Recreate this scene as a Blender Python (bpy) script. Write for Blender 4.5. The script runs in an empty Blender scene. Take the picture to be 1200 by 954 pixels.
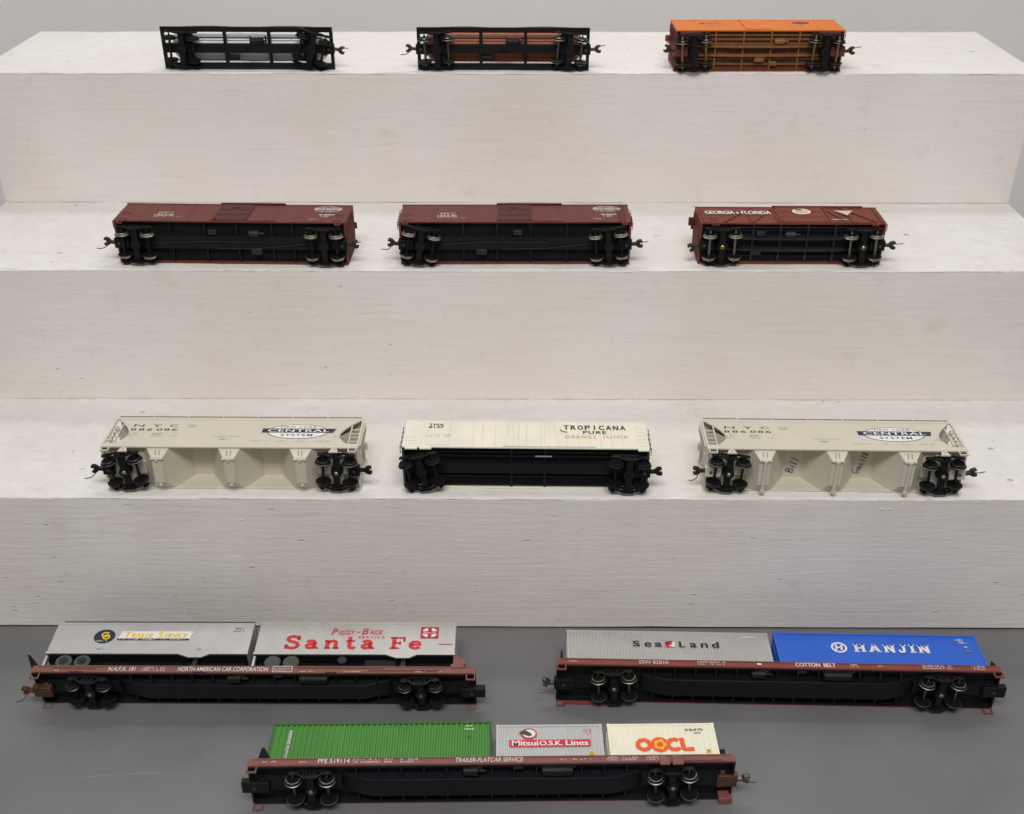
import bpy, bmesh, math, random
from mathutils import Vector, Matrix, noise

random.seed(7)
sc = bpy.context.scene
COL = sc.collection
R = math.radians
MM = 0.001

# ------------------------------------------------------------------ camera
cam_d = bpy.data.cameras.new('camera')
cam = bpy.data.objects.new('camera', cam_d)
COL.objects.link(cam)
sc.camera = cam
CAM_F, CAM_P, CAM_Y, CAM_R = 1312.19, 0.53688, -0.005749, -0.000747
cam.location = (0.010676, -0.658425, 0.591313)
fwd = Vector((math.sin(CAM_Y) * math.cos(CAM_P), math.cos(CAM_Y) * math.cos(CAM_P), -math.sin(CAM_P)))
rgt = fwd.cross(Vector((0, 0, 1))).normalized()
upv = rgt.cross(fwd)
rr = rgt * math.cos(CAM_R) + upv * math.sin(CAM_R)
uu = -rgt * math.sin(CAM_R) + upv * math.cos(CAM_R)
cam.rotation_euler = Matrix((rr, uu, -fwd)).transposed().to_euler()
cam_d.sensor_fit = 'HORIZONTAL'
cam_d.sensor_width = 36.0
cam_d.lens = CAM_F / 1200.0 * 36.0
cam_d.clip_start = 0.02
cam_d.clip_end = 30.0
cam_d.dof.use_dof = True
cam_d.dof.focus_distance = 0.80
cam_d.dof.aperture_fstop = 11.0

# ------------------------------------------------------------------ light
world = bpy.data.worlds.new('World')
sc.world = world
world.use_nodes = True
bg = world.node_tree.nodes['Background']
bg.inputs[0].default_value = (1.0, 0.985, 0.97, 1)
bg.inputs[1].default_value = 0.27


def area(name, loc, target, sx, sy, power, col):
    d = bpy.data.lights.new(name, 'AREA')
    d.shape = 'RECTANGLE'
    d.size, d.size_y = sx, sy
    d.energy = power
    d.color = col
    o = bpy.data.objects.new(name, d)
    COL.objects.link(o)
    o.location = loc
    o.rotation_euler = (Vector(target) - Vector(loc)).to_track_quat('-Z', 'Y').to_euler()
    return o


area('overhead_light', (0.0, -1.00, 1.80), (0.0, 0.12, 0.1), 1.2, 0.40, 25.5, (1.0, 0.975, 0.95))
area('overhead_light', (0.0, 0.55, 1.45), (0.0, 0.79, 0.5), 1.0, 0.15, 4.4, (1.0, 0.985, 0.965))  # added fill that brightens the wall, not a lamp of the room

sc.view_settings.view_transform = 'Standard'
sc.view_settings.look = 'None'
sc.view_settings.exposure = 0.0
sc.view_settings.gamma = 1.0
sc.view_settings.use_curve_mapping = False
sc.render.engine = 'CYCLES'
sc.cycles.max_bounces = 6

# ------------------------------------------------------------------ helpers
class B:
    """collects shapes in millimetres, then links them as one mesh object"""
    def __init__(s):
        s.v, s.f, s.m, s.mi = [], [], [], 0

    def poly(s, pts):
        n = len(s.v)
        s.v += [tuple(p) for p in pts]
        s.f.append(tuple(range(n, n + len(pts))))
        s.m.append(s.mi)

    def _add(s, vs, fs):
        n = len(s.v)
        s.v += [tuple(p) for p in vs]
        for f in fs:
            s.f.append(tuple(i + n for i in f))
            s.m.append(s.mi)

    def box(s, x0, x1, y0, y1, z0, z1):
        s._add([(x0, y0, z0), (x1, y0, z0), (x1, y1, z0), (x0, y1, z0),
                (x0, y0, z1), (x1, y0, z1), (x1, y1, z1), (x0, y1, z1)],
               [(0, 3, 2, 1), (4, 5, 6, 7), (0, 1, 5, 4), (1, 2, 6, 5), (2, 3, 7, 6), (3, 0, 4, 7)])
        return s

    def prism(s, poly, axis, a, b):
        def P(p, t):
            if axis == 'y': return (p[0], t, p[1])
            if axis == 'x': return (t, p[0], p[1])
            return (p[0], p[1], t)
        n = len(poly)
        vs = [P(p, a) for p in poly] + [P(p, b) for p in poly]
        fs = [tuple(range(n)), tuple(range(2 * n - 1, n - 1, -1))]
        fs += [(i, (i + 1) % n, n + (i + 1) % n, n + i) for i in range(n)]
        s._add(vs, fs)
        return s

    def lathe(s, prof, axis, c, n=20):
        """prof: list of (radius, position along axis)"""
        vs, fs = [], []
        for r, h in prof:
            for k in range(n):
                a = 2 * math.pi * k / n
                u, w = r * math.cos(a), r * math.sin(a)
                if axis == 'y': p = (u, h, w)
                elif axis == 'x': p = (h, u, w)
                else: p = (u, w, h)
                vs.append((p[0] + c[0], p[1] + c[1], p[2] + c[2]))
        for i in range(len(prof) - 1):
            for k in range(n):
                k2 = (k + 1) % n
                fs.append((i * n + k, i * n + k2, (i + 1) * n + k2, (i + 1) * n + k))
        if prof[0][0] > 1e-6: fs.append(tuple(range(n)))
        if prof[-1][0] > 1e-6: fs.append(tuple(range((len(prof) - 1) * n, len(prof) * n)))
        s._add(vs, fs)
        return s

    def cyl(s, c, r, a, b, axis, n=14):
        return s.lathe([(r, a), (r, b)], axis, c, n)

    def tube(s, pts, r, n=6):
        pts = [Vector(p) for p in pts]
        vs, fs = [], []
        prev = None
        for i, p in enumerate(pts):
            t = (pts[min(i + 1, len(pts) - 1)] - pts[max(i - 1, 0)]).normalized()
            if prev is None:
                a = t.orthogonal().normalized()
            else:
                a = (prev - t * prev.dot(t)).normalized()
            prev = a
            b = t.cross(a)
            for k in range(n):
                th = 2 * math.pi * k / n
                vs.append(p + (a * math.cos(th) + b * math.sin(th)) * r)
        for i in range(len(pts) - 1):
            for k in range(n):
                k2 = (k + 1) % n
                fs.append((i * n + k, i * n + k2, (i + 1) * n + k2, (i + 1) * n + k))
        fs += [tuple(range(n)), tuple(range((len(pts) - 1) * n, len(pts) * n))]
        s._add(vs, fs)
        return s

    def mesh(s, name, mats, recalc=True, sharp=35):
        me = bpy.data.meshes.new(name)
        me.from_pydata([(x * MM, y * MM, z * MM) for x, y, z in s.v], [], s.f)
        for m in (mats if isinstance(mats, (list, tuple)) else [mats]):
            me.materials.append(m)
        me.polygons.foreach_set('material_index', s.m)
        if recalc:
            bm = bmesh.new()
            bm.from_mesh(me)
            bmesh.ops.recalc_face_normals(bm, faces=bm.faces)
            bm.to_mesh(me)
            bm.free()
        me.polygons.foreach_set('use_smooth', [True] * len(me.polygons))
        me.set_sharp_from_angle(angle=R(sharp))
        me.update()
        return me

    def obj(s, name, mats, parent=None, loc=(0, 0, 0), bevel=0, recalc=True, label=None):
        o = put(name, s.mesh(name, mats, recalc), parent, loc)
        if bevel:
            md = o.modifiers.new('bevel', 'BEVEL')
            md.width = bevel * MM
            md.segments = 2
            md.limit_method = 'ANGLE'
        if label: o['label'] = label
        return o


def put(name, me, parent=None, loc=(0, 0, 0), rz=0):
    o = bpy.data.objects.new(name, me)
    COL.objects.link(o)
    o.parent = parent
    o.location = [c * MM for c in loc]
    o.rotation_euler = (0, 0, R(rz))
    return o


def empty(name, label, cat, loc, rot, group=None):
    o = bpy.data.objects.new(name, None)
    COL.objects.link(o)
    o.empty_display_size = 0.01
    o.location = [c * MM for c in loc]
    o.rotation_euler = rot
    o['label'], o['category'] = label, cat
    if group: o['group'] = group
    return o


# ------------------------------------------------------------------ materials
def srgb(r, g, b):
    def f(c):
        c /= 255.0
        return c / 12.92 if c <= 0.04045 else ((c + 0.055) / 1.055) ** 2.4
    return (f(r), f(g), f(b))


def mat(name, col, rough=0.5, metal=0.0, var=0.12, scale=120, bump=0.0, spec=0.5, dust=0.0):
    m = bpy.data.materials.new(name)
    m.use_nodes = True
    nt = m.node_tree
    p = nt.nodes['Principled BSDF']
    p.inputs['Roughness'].default_value = rough
    p.inputs['Metallic'].default_value = metal
    p.inputs['Specular IOR Level'].default_value = spec
    tc = nt.nodes.new('ShaderNodeTexCoord')
    nz = nt.nodes.new('ShaderNodeTexNoise')
    nz.inputs['Scale'].default_value = scale
    nz.inputs['Detail'].default_value = 5
    nt.links.new(tc.outputs['Object'], nz.inputs['Vector'])
    rp = nt.nodes.new('ShaderNodeValToRGB')
    rp.color_ramp.elements[0].position = 0.3
    rp.color_ramp.elements[1].position = 0.7
    rp.color_ramp.elements[0].color = (*[c * (1 - var) for c in col], 1)
    hi = [min(1, c * (1 + var) + dust) for c in col]
    rp.color_ramp.elements[1].color = (*hi, 1)
    nt.links.new(nz.outputs['Fac'], rp.inputs[0])
    nt.links.new(rp.outputs[0], p.inputs['Base Color'])
    n2 = nt.nodes.new('ShaderNodeTexNoise')
    n2.inputs['Scale'].default_value = scale * 5
    n2.inputs['Detail'].default_value = 3
    nt.links.new(tc.outputs['Object'], n2.inputs['Vector'])
    mr = nt.nodes.new('ShaderNodeMapRange')
    mr.inputs[3].default_value = max(0.02, rough - 0.1)
    mr.inputs[4].default_value = min(1, rough + 0.12)
    nt.links.new(n2.outputs['Fac'], mr.inputs[0])
    nt.links.new(mr.outputs[0], p.inputs['Roughness'])
    if bump:
        bp = nt.nodes.new('ShaderNodeBump')
        bp.inputs['Strength'].default_value = bump
        bp.inputs['Distance'].default_value = 0.0003
        nt.links.new(n2.outputs['Fac'], bp.inputs['Height'])
        nt.links.new(bp.outputs[0], p.inputs['Normal'])
    return m


def paint_mat(name, tint, stretch, speck, bumpd, streak=0.06):
    """old white brush paint on wood: streaks, mottling, dark specks and dents"""
    m = bpy.data.materials.new(name)
    m.use_nodes = True
    nt = m.node_tree
    L = nt.links.new
    p = nt.nodes['Principled BSDF']
    p.inputs['Roughness'].default_value = 0.55
    p.inputs['Specular IOR Level'].default_value = 0.35
    geo = nt.nodes.new('ShaderNodeNewGeometry')
    mp = nt.nodes.new('ShaderNodeMapping')
    mp.inputs['Scale'].default_value = stretch
    L(geo.outputs['Position'], mp.inputs['Vector'])
    st = nt.nodes.new('ShaderNodeTexNoise')
    st.inputs['Scale'].default_value = 1.0
    st.inputs['Detail'].default_value = 7
    st.inputs['Roughness'].default_value = 0.62
    st.inputs['Distortion'].default_value = 0.6
    L(mp.outputs[0], st.inputs['Vector'])
    big = nt.nodes.new('ShaderNodeTexNoise')
    big.inputs['Scale'].default_value = 9
    big.inputs['Detail'].default_value = 4
    L(geo.outputs['Position'], big.inputs['Vector'])
    r1 = nt.nodes.new('ShaderNodeValToRGB')
    r1.color_ramp.elements[0].position = 0.35
    r1.color_ramp.elements[1].position = 0.65
    r1.color_ramp.elements[0].color = (tint[0] * 0.955, tint[1] * 0.94, tint[2] * 0.91, 1)
    r1.color_ramp.elements[1].color = (tint[0], tint[1], tint[2], 1)
    L(big.outputs['Fac'], r1.inputs[0])
    r2 = nt.nodes.new('ShaderNodeValToRGB')
    r2.color_ramp.elements[0].position = 0.32
    r2.color_ramp.elements[1].position = 0.62
    k = 1 - streak
    r2.color_ramp.elements[0].color = (k, k, k * 0.985, 1)
    r2.color_ramp.elements[1].color = (1, 1, 1, 1)
    L(st.outputs['Fac'], r2.inputs[0])
    mx = nt.nodes.new('ShaderNodeMixRGB')
    mx.blend_type = 'MULTIPLY'
    mx.inputs[0].default_value = 1
    L(r1.outputs[0], mx.inputs[1])
    L(r2.outputs[0], mx.inputs[2])
    # sparse dark specks of dirt
    mp2 = nt.nodes.new('ShaderNodeMapping')
    mp2.inputs['Scale'].default_value = (55, 70, 95)
    L(geo.outputs['Position'], mp2.inputs['Vector'])
    vo = nt.nodes.new('ShaderNodeTexVoronoi')
    vo.inputs['Scale'].default_value = 1.0
    L(mp2.outputs[0], vo.inputs['Vector'])
    sep = nt.nodes.new('ShaderNodeSeparateColor')
    L(vo.outputs['Color'], sep.inputs[0])
    gt = nt.nodes.new('ShaderNodeMath')
    gt.operation = 'GREATER_THAN'
    gt.inputs[1].default_value = 1 - speck
    L(sep.outputs[0], gt.inputs[0])
    sz = nt.nodes.new('ShaderNodeMapRange')
    sz.inputs[1].default_value = 0.03
    sz.inputs[2].default_value = 0.075
    sz.inputs[3].default_value = 1
    sz.inputs[4].default_value = 0
    L(vo.outputs['Distance'], sz.inputs[0])
    mu = nt.nodes.new('ShaderNodeMath')
    mu.operation = 'MULTIPLY'
    L(gt.outputs[0], mu.inputs[0])
    L(sz.outputs[0], mu.inputs[1])
    m3 = nt.nodes.new('ShaderNodeMath')
    m3.operation = 'MULTIPLY'
    L(mu.outputs[0], m3.inputs[0])
    L(sep.outputs[1], m3.inputs[1])
    mx2 = nt.nodes.new('ShaderNodeMixRGB')
    # scuffs and grubby smudges
    sc_ = nt.nodes.new('ShaderNodeTexNoise')
    sc_.inputs['Scale'].default_value = 38
    sc_.inputs['Detail'].default_value = 8
    sc_.inputs['Roughness'].default_value = 0.7
    L(geo.outputs['Position'], sc_.inputs['Vector'])
    sr = nt.nodes.new('ShaderNodeValToRGB')
    sr.color_ramp.elements[0].position = 0.58
    sr.color_ramp.elements[1].position = 0.74
    sr.color_ramp.elements[0].color = (1, 1, 1, 1)
    sr.color_ramp.elements[1].color = (0.90, 0.875, 0.84, 1)
    L(sc_.outputs['Fac'], sr.inputs[0])
    mxs = nt.nodes.new('ShaderNodeMixRGB')
    mxs.blend_type = 'MULTIPLY'
    mxs.inputs[0].default_value = 1
    L(mx.outputs[0], mxs.inputs[1])
    L(sr.outputs[0], mxs.inputs[2])
    L(m3.outputs[0], mx2.inputs[0])
    L(mxs.outputs[0], mx2.inputs[1])
    mx2.inputs[2].default_value = (0.22, 0.19, 0.16, 1)
    L(mx2.outputs[0], p.inputs['Base Color'])
    # relief
    fine = nt.nodes.new('ShaderNodeTexNoise')
    fine.inputs['Scale'].default_value = 260
    fine.inputs['Detail'].default_value = 4
    L(geo.outputs['Position'], fine.inputs['Vector'])
    ad = nt.nodes.new('ShaderNodeMath')
    ad.operation = 'MULTIPLY_ADD'
    ad.inputs[1].default_value = 0.35
    L(fine.outputs['Fac'], ad.inputs[0])
    L(st.outputs['Fac'], ad.inputs[2])
    mp4 = nt.nodes.new('ShaderNodeMapping')
    mp4.inputs['Scale'].default_value = (48, 75, 190)
    L(geo.outputs['Position'], mp4.inputs['Vector'])
    v4 = nt.nodes.new('ShaderNodeTexVoronoi')
    v4.inputs['Scale'].default_value = 1.0
    L(mp4.outputs[0], v4.inputs['Vector'])
    s4 = nt.nodes.new('ShaderNodeSeparateColor')
    L(v4.outputs['Color'], s4.inputs[0])
    g4 = nt.nodes.new('ShaderNodeMath')
    g4.operation = 'GREATER_THAN'
    g4.inputs[1].default_value = 0.80
    L(s4.outputs[0], g4.inputs[0])
    d4 = nt.nodes.new('ShaderNodeMapRange')
    d4.inputs[1].default_value = 0.04
    d4.inputs[2].default_value = 0.13
    d4.inputs[3].default_value = 5.0
    d4.inputs[4].default_value = 0
    L(v4.outputs['Distance'], d4.inputs[0])
    u4 = nt.nodes.new('ShaderNodeMath')
    u4.operation = 'MULTIPLY'
    L(g4.outputs[0], u4.inputs[0])
    L(d4.outputs[0], u4.inputs[1])
    c4 = nt.nodes.new('ShaderNodeMath')      # half of them pits, half lumps
    c4.operation = 'SUBTRACT'
    c4.inputs[1].default_value = 0.5
    L(s4.outputs[1], c4.inputs[0])
    w4 = nt.nodes.new('ShaderNodeMath')
    w4.operation = 'MULTIPLY'
    L(u4.outputs[0], w4.inputs[0])
    L(c4.outputs[0], w4.inputs[1])
    mid = nt.nodes.new('ShaderNodeTexNoise')
    mid.inputs['Scale'].default_value = 45
    mid.inputs['Detail'].default_value = 2
    L(geo.outputs['Position'], mid.inputs['Vector'])
    a5 = nt.nodes.new('ShaderNodeMath')
    a5.operation = 'MULTIPLY_ADD'
    a5.inputs[1].default_value = 0.8
    L(mid.outputs['Fac'], a5.inputs[0])
    L(w4.outputs[0], a5.inputs[2])
    a6 = nt.nodes.new('ShaderNodeMath')
    a6.operation = 'ADD'
    L(ad.outputs[0], a6.inputs[0])
    L(a5.outputs[0], a6.inputs[1])
    bp = nt.nodes.new('ShaderNodeBump')
    bp.inputs['Strength'].default_value = 1.0
    bp.inputs['Distance'].default_value = bumpd
    L(a6.outputs[0], bp.inputs['Height'])
    L(bp.outputs[0], p.inputs['Normal'])
    return m


WHITE_RISER = paint_mat('white_paint_riser', (0.82, 0.775, 0.75), (20, 90, 260), 0.15, 0.00042, 0.04)
WHITE_TREAD = paint_mat('white_paint_tread', (0.775, 0.752, 0.735), (60, 90, 120), 0.18, 0.0012, 0.06)
BLACK = mat('black_plastic', (0.0055, 0.0055, 0.0065), 0.5, var=0.3, spec=0.28)
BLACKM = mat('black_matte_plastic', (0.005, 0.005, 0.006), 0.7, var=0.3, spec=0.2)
NAVYBLK = mat('dark_blue_grey_plastic', (0.0065, 0.0075, 0.0105), 0.55, var=0.25, spec=0.25)
DKGREY = mat('dark_grey_plastic', (0.017, 0.018, 0.023), 0.5, var=0.25, spec=0.4)
STEEL = mat('worn_steel', (0.27, 0.25, 0.21), 0.42, 1.0)
DKSTEEL = mat('dark_steel', (0.16, 0.16, 0.16), 0.35, 1.0)
BLKSTEEL = mat('blackened_steel', (0.055, 0.055, 0.055), 0.35, 1.0)
NICKEL = mat('nickel_tread', (0.40, 0.37, 0.31), 0.45, 1.0)
BRASS = mat('brass', (0.42, 0.30, 0.12), 0.4, 1.0)
SCREW = mat('screw_metal', (0.35, 0.34, 0.32), 0.4, 1.0)
RUST = mat('rusty_coupler_metal', (0.10, 0.045, 0.025), 0.5, 0.4, var=0.4)
COUP = mat('dark_coupler_metal', (0.05, 0.038, 0.032), 0.45, 0.5, var=0.3)
MAROON = mat('maroon_paint', srgb(102, 52, 45), 0.55, var=0.07, scale=60, spec=0.3)
MAROOND = mat('dark_maroon_paint', srgb(76, 34, 33), 0.5, var=0.06, spec=0.3)
BROWNR = mat('red_brown_paint', srgb(112, 54, 40), 0.55, var=0.10, scale=70, spec=0.3)
ORANGE = mat('orange_paint', srgb(208, 112, 38), 0.55, var=0.08, scale=70, spec=0.3)
ORBROWN = mat('brown_end_paint', srgb(96, 46, 40), 0.6, var=0.2)
WOODBR = mat('brown_underframe', srgb(92, 56, 40), 0.65, var=0.25, scale=200)
WOODYL = mat('ochre_underframe', srgb(128, 84, 40), 0.6, var=0.2, scale=200)
HOPGREY = mat('warm_grey_plastic', srgb(203, 197, 180), 0.42, var=0.035, scale=40)
HOPDARK = mat('grey_roof_edge', srgb(132, 124, 110), 0.5)
CREAM = mat('cream_white_paint', srgb(228, 222, 207), 0.45, var=0.05, scale=50)
CREAM2 = mat('cream_seam_paint', srgb(216, 210, 194), 0.45, var=0.05)
DKGREEN = mat('dark_green_paint', srgb(52, 68, 52), 0.5, var=0.15)
FLATBR = mat('flatcar_brown_paint', srgb(124, 76, 70), 0.5, var=0.10, scale=60)
FLATRED = mat('flatcar_red_brown_paint', srgb(126, 62, 54), 0.5, var=0.10, scale=60)
FLATUND = mat('flatcar_underframe_red_black', (0.022, 0.012, 0.012), 0.5, var=0.3)
SILVER = mat('silver_paint', (0.62, 0.62, 0.62), 0.36, 0.65, var=0.05, scale=90)
SILVER2 = mat('silver_plastic', (0.56, 0.56, 0.54), 0.36, 0.6, var=0.05, scale=90)
TANKSIL = mat('silver_tank_paint', (0.86, 0.86, 0.86), 0.4, 0.0, var=0.03)
TANKOR = mat('rust_orange_tank_paint', srgb(176, 92, 52), 0.5, var=0.12)
GREYBOX = mat('light_grey_paint', srgb(186, 186, 186), 0.42, 0.1, var=0.03)
GREEN = mat('green_paint', srgb(66, 130, 46), 0.45, var=0.06, scale=60)
GREEND = mat('dark_green_trim', srgb(44, 92, 34), 0.5)
BLUE = mat('blue_paint', srgb(46, 100, 205), 0.42, var=0.05, scale=60)
BLUED = mat('dark_blue_trim', srgb(32, 68, 150), 0.5)
IVORY = mat('ivory_paint', srgb(232, 228, 206), 0.42, var=0.03, scale=60)
TYRE = mat('grey_rubber', srgb(70, 74, 71), 0.6, var=0.1)
RUBBER = mat('black_rubber', (0.02, 0.02, 0.02), 0.7)
I_WHITE = mat('white_print', (0.78, 0.77, 0.74), 0.5, var=0.05, scale=900)
I_PINKW = mat('worn_white_print', (0.55, 0.49, 0.47), 0.5, var=0.25, scale=1500)
I_OFFW = mat('faded_white_print', (0.66, 0.63, 0.61), 0.5, var=0.15, scale=1200)
I_BLACK = mat('black_print', (0.02, 0.02, 0.022), 0.5, var=0.1)
I_GREY = mat('grey_print', (0.30, 0.29, 0.26), 0.5)
I_NAVY = mat('navy_print', srgb(32, 38, 58), 0.5)
I_RED = mat('red_print', srgb(205, 38, 48), 0.45, var=0.05)
I_CRIM = mat('crimson_print', srgb(196, 30, 62), 0.45, var=0.05)
I_YEL = mat('yellow_print', srgb(228, 196, 28), 0.5)
I_ORNG = mat('orange_print', srgb(234, 88, 26), 0.45, var=0.05)
I_OCHRE = mat('pale_orange_print', srgb(228, 176, 110), 0.5)
I_GREEN = mat('green_print', srgb(46, 74, 58), 0.5)
I_DKRED = mat('dark_red_print', srgb(110, 30, 26), 0.5)
I_TAN = mat('tan_print', srgb(200, 176, 150), 0.5)
SCRATCH = mat('pale_scratch', (0.24, 0.23, 0.225), 0.5)
I_OLIVE = mat('olive_print', srgb(120, 122, 80), 0.5)

# ------------------------------------------------------------------ flat print
_txt = {}


def glyphs(s, shear=0.0, bold=0.0, space=1.0):
    key = (s, shear, bold, space)
    if key in _txt: return _txt[key]
    cu = bpy.data.curves.new('t', 'FONT')
    cu.body = s
    cu.size = 1.0
    cu.shear = shear
    cu.offset = bold
    cu.space_character = space
    cu.resolution_u = 4
    ob = bpy.data.objects.new('t', cu)
    COL.objects.link(ob)
    dg = bpy.context.evaluated_depsgraph_get()
    dg.update()
    me = bpy.data.meshes.new_from_object(ob.evaluated_get(dg))
    vs = [(v.co.x, v.co.y) for v in me.vertices]
    fs = [tuple(p.vertices) for p in me.polygons]
    bpy.data.objects.remove(ob)
    bpy.data.curves.remove(cu)
    bpy.data.meshes.remove(me)
    if not vs:
        vs, fs = [(0, 0), (1, 0), (0, 1)], [(0, 1, 2)]
    x0 = min(v[0] for v in vs); x1 = max(v[0] for v in vs)
    y0 = min(v[1] for v in vs); y1 = max(v[1] for v in vs)
    vs = [((x - x0) / (x1 - x0), (y - y0) / (y1 - y0)) for x, y in vs]
    _txt[key] = (vs, fs)
    return vs, fs


def lp(p, q, t): return (p[0] + (q[0] - p[0]) * t, p[1] + (q[1] - p[1]) * t)


class D(B):
    """flat print on the side of a thing: coordinates are (x, z), the side lies at y"""
    def __init__(s, y, zo=0.0):
        super().__init__()
        s.y0, s.lay, s.zo = y, 0, zo
        s.seg = []          # face ranges of single words
        s.mats = []

    def ink(s, m, lay=None):
        if m not in s.mats: s.mats.append(m)
        s.mi = s.mats.index(m)
        if lay is not None: s.lay = lay
        return s

    def P(s, x, z): return (x, s.y0 - 0.06 - 0.05 * s.lay, z + s.zo)

    def pg(s, pts):
        s.poly([s.P(*p) for p in pts])
        return s

    def rect(s, x0, x1, z0, z1): return s.pg([(x0, z0), (x1, z0), (x1, z1), (x0, z1)])

    def ell(s, x, z, rx, rz, n=36):
        return s.pg([(x + rx * math.cos(2 * math.pi * k / n), z + rz * math.sin(2 * math.pi * k / n)) for k in range(n)])

    def ribbon(s, pts, w):
        pts = [Vector((p[0], p[1])) for p in pts]
        Lf, Rt = [], []
        for i, p in enumerate(pts):
            if i == 0: n = (pts[1] - p).normalized()
            elif i == len(pts) - 1: n = (p - pts[i - 1]).normalized()
            else: n = ((p - pts[i - 1]).normalized() + (pts[i + 1] - p).normalized()).normalized()
            q = Vector((-n.y, n.x)) * w / 2
            Lf.append(p + q); Rt.append(p - q)
        for i in range(len(pts) - 1):
            s.pg([Rt[i], Rt[i + 1], Lf[i + 1], Lf[i]])
        return s

    def ring(s, x, z, rx, rz, w, n=36, a0=0, a1=360, wob=0, wn=10):
        pts = []
        for k in range(n + 1):
            a = R(a0 + (a1 - a0) * k / n)
            q = 1 + wob * math.cos(wn * a)
            pts.append((x + rx * q * math.cos(a), z + rz * q * math.sin(a)))
        for k in range(n):
            def o(i, sgn):
                a = R(a0 + (a1 - a0) * i / n)
                q = 1 + (wob * math.cos(wn * a) if sgn > 0 else 0)
                return (x + (rx * q + sgn * w / 2) * math.cos(a), z + (rz * q + sgn * w / 2) * math.sin(a))
            s.pg([o(k, -1), o(k + 1, -1), o(k + 1, 1), o(k, 1)])
        return s

    def text(s, t, x0, x1, z0, z1, bold=0.0, shear=0.0, space=1.0, map2=None):
        f0 = len(s.f)
        # weight comes from shifted copies (a curve offset eats the small counters)
        if bold >= 0.025 and not map2:
            dx = (z1 - z0) * min(bold, 0.05) * 1.15
            l0 = s.lay
            for q, sh in enumerate((-1, 1, 0)):
                s.lay = l0 + 0.15 * q
                s.text(t, x0 + dx + sh * dx, x1 - dx + sh * dx, z0, z1, 0.004, shear, space)
            s.lay = l0
            s.seg = [q for q in s.seg if q[0] < f0] + [(f0, len(s.f))]
            return s
        vs, fs = glyphs(t, shear, min(bold, 0.02) * 0.6, space)
        pts = []
        for u, v in vs:
            p = (x0 + (x1 - x0) * u, z0 + (z1 - z0) * v)
            pts.append(s.P(*(map2(p) if map2 else p)))
        s._add(pts, fs)
        s.seg.append((f0, len(s.f)))
        return s

    def small(s, x0, x1, z0, z1, rows=1, seed=1, fill=0.8):
        """rows of print too small to read"""
        rn = random.Random(seed)
        h = (z1 - z0) / rows
        for r in range(rows):
            x = x0
            zb = z0 + h * r + h * 0.12
            zt = z0 + h * (r + 1) - h * 0.18
            while x < x1:
                w = rn.uniform(0.45, 0.85) * h * 0.6
                if rn.random() < fill and x + w <= x1:
                    t = zt if rn.random() < 0.7 else zb + (zt - zb) * 0.7
                    s.rect(x, x + w * 0.42, zb, t)
                    if rn.random() < 0.6:
                        s.rect(x + w * 0.42, x + w, t - (zt - zb) * 0.3, t)
                    if rn.random() < 0.6:
                        s.rect(x + w * 0.42, x + w, zb, zb + (zt - zb) * 0.3)
                x += w * 1.25
        return s

    def part(s, idx, name, parent):
        b, mp = B(), {}
        mats = []
        for i in idx:
            f = []
            for v in s.f[i]:
                if v not in mp:
                    mp[v] = len(b.v)
                    b.v.append(s.v[v])
                f.append(mp[v])
            b.f.append(tuple(f))
            m = s.mats[s.m[i]]
            if m not in mats: mats.append(m)
            b.m.append(mats.index(m))
        return b.obj(name, mats, parent, recalc=False)

    def done(s, name, parent, label=None):
        if name == 'lettering' and s.seg:      # every word is a part, print too small to read stays joined
            used = set()
            for a, b in s.seg:
                s.part(range(a, b), 'lettering', parent)
                used.update(range(a, b))
            rest = [i for i in range(len(s.f)) if i not in used]
            if rest:
                o = s.part(rest, 'small_print', parent)
                o['kind'] = 'stuff'
            return
        return s.obj(name, s.mats, parent, recalc=False, label=label)


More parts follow.
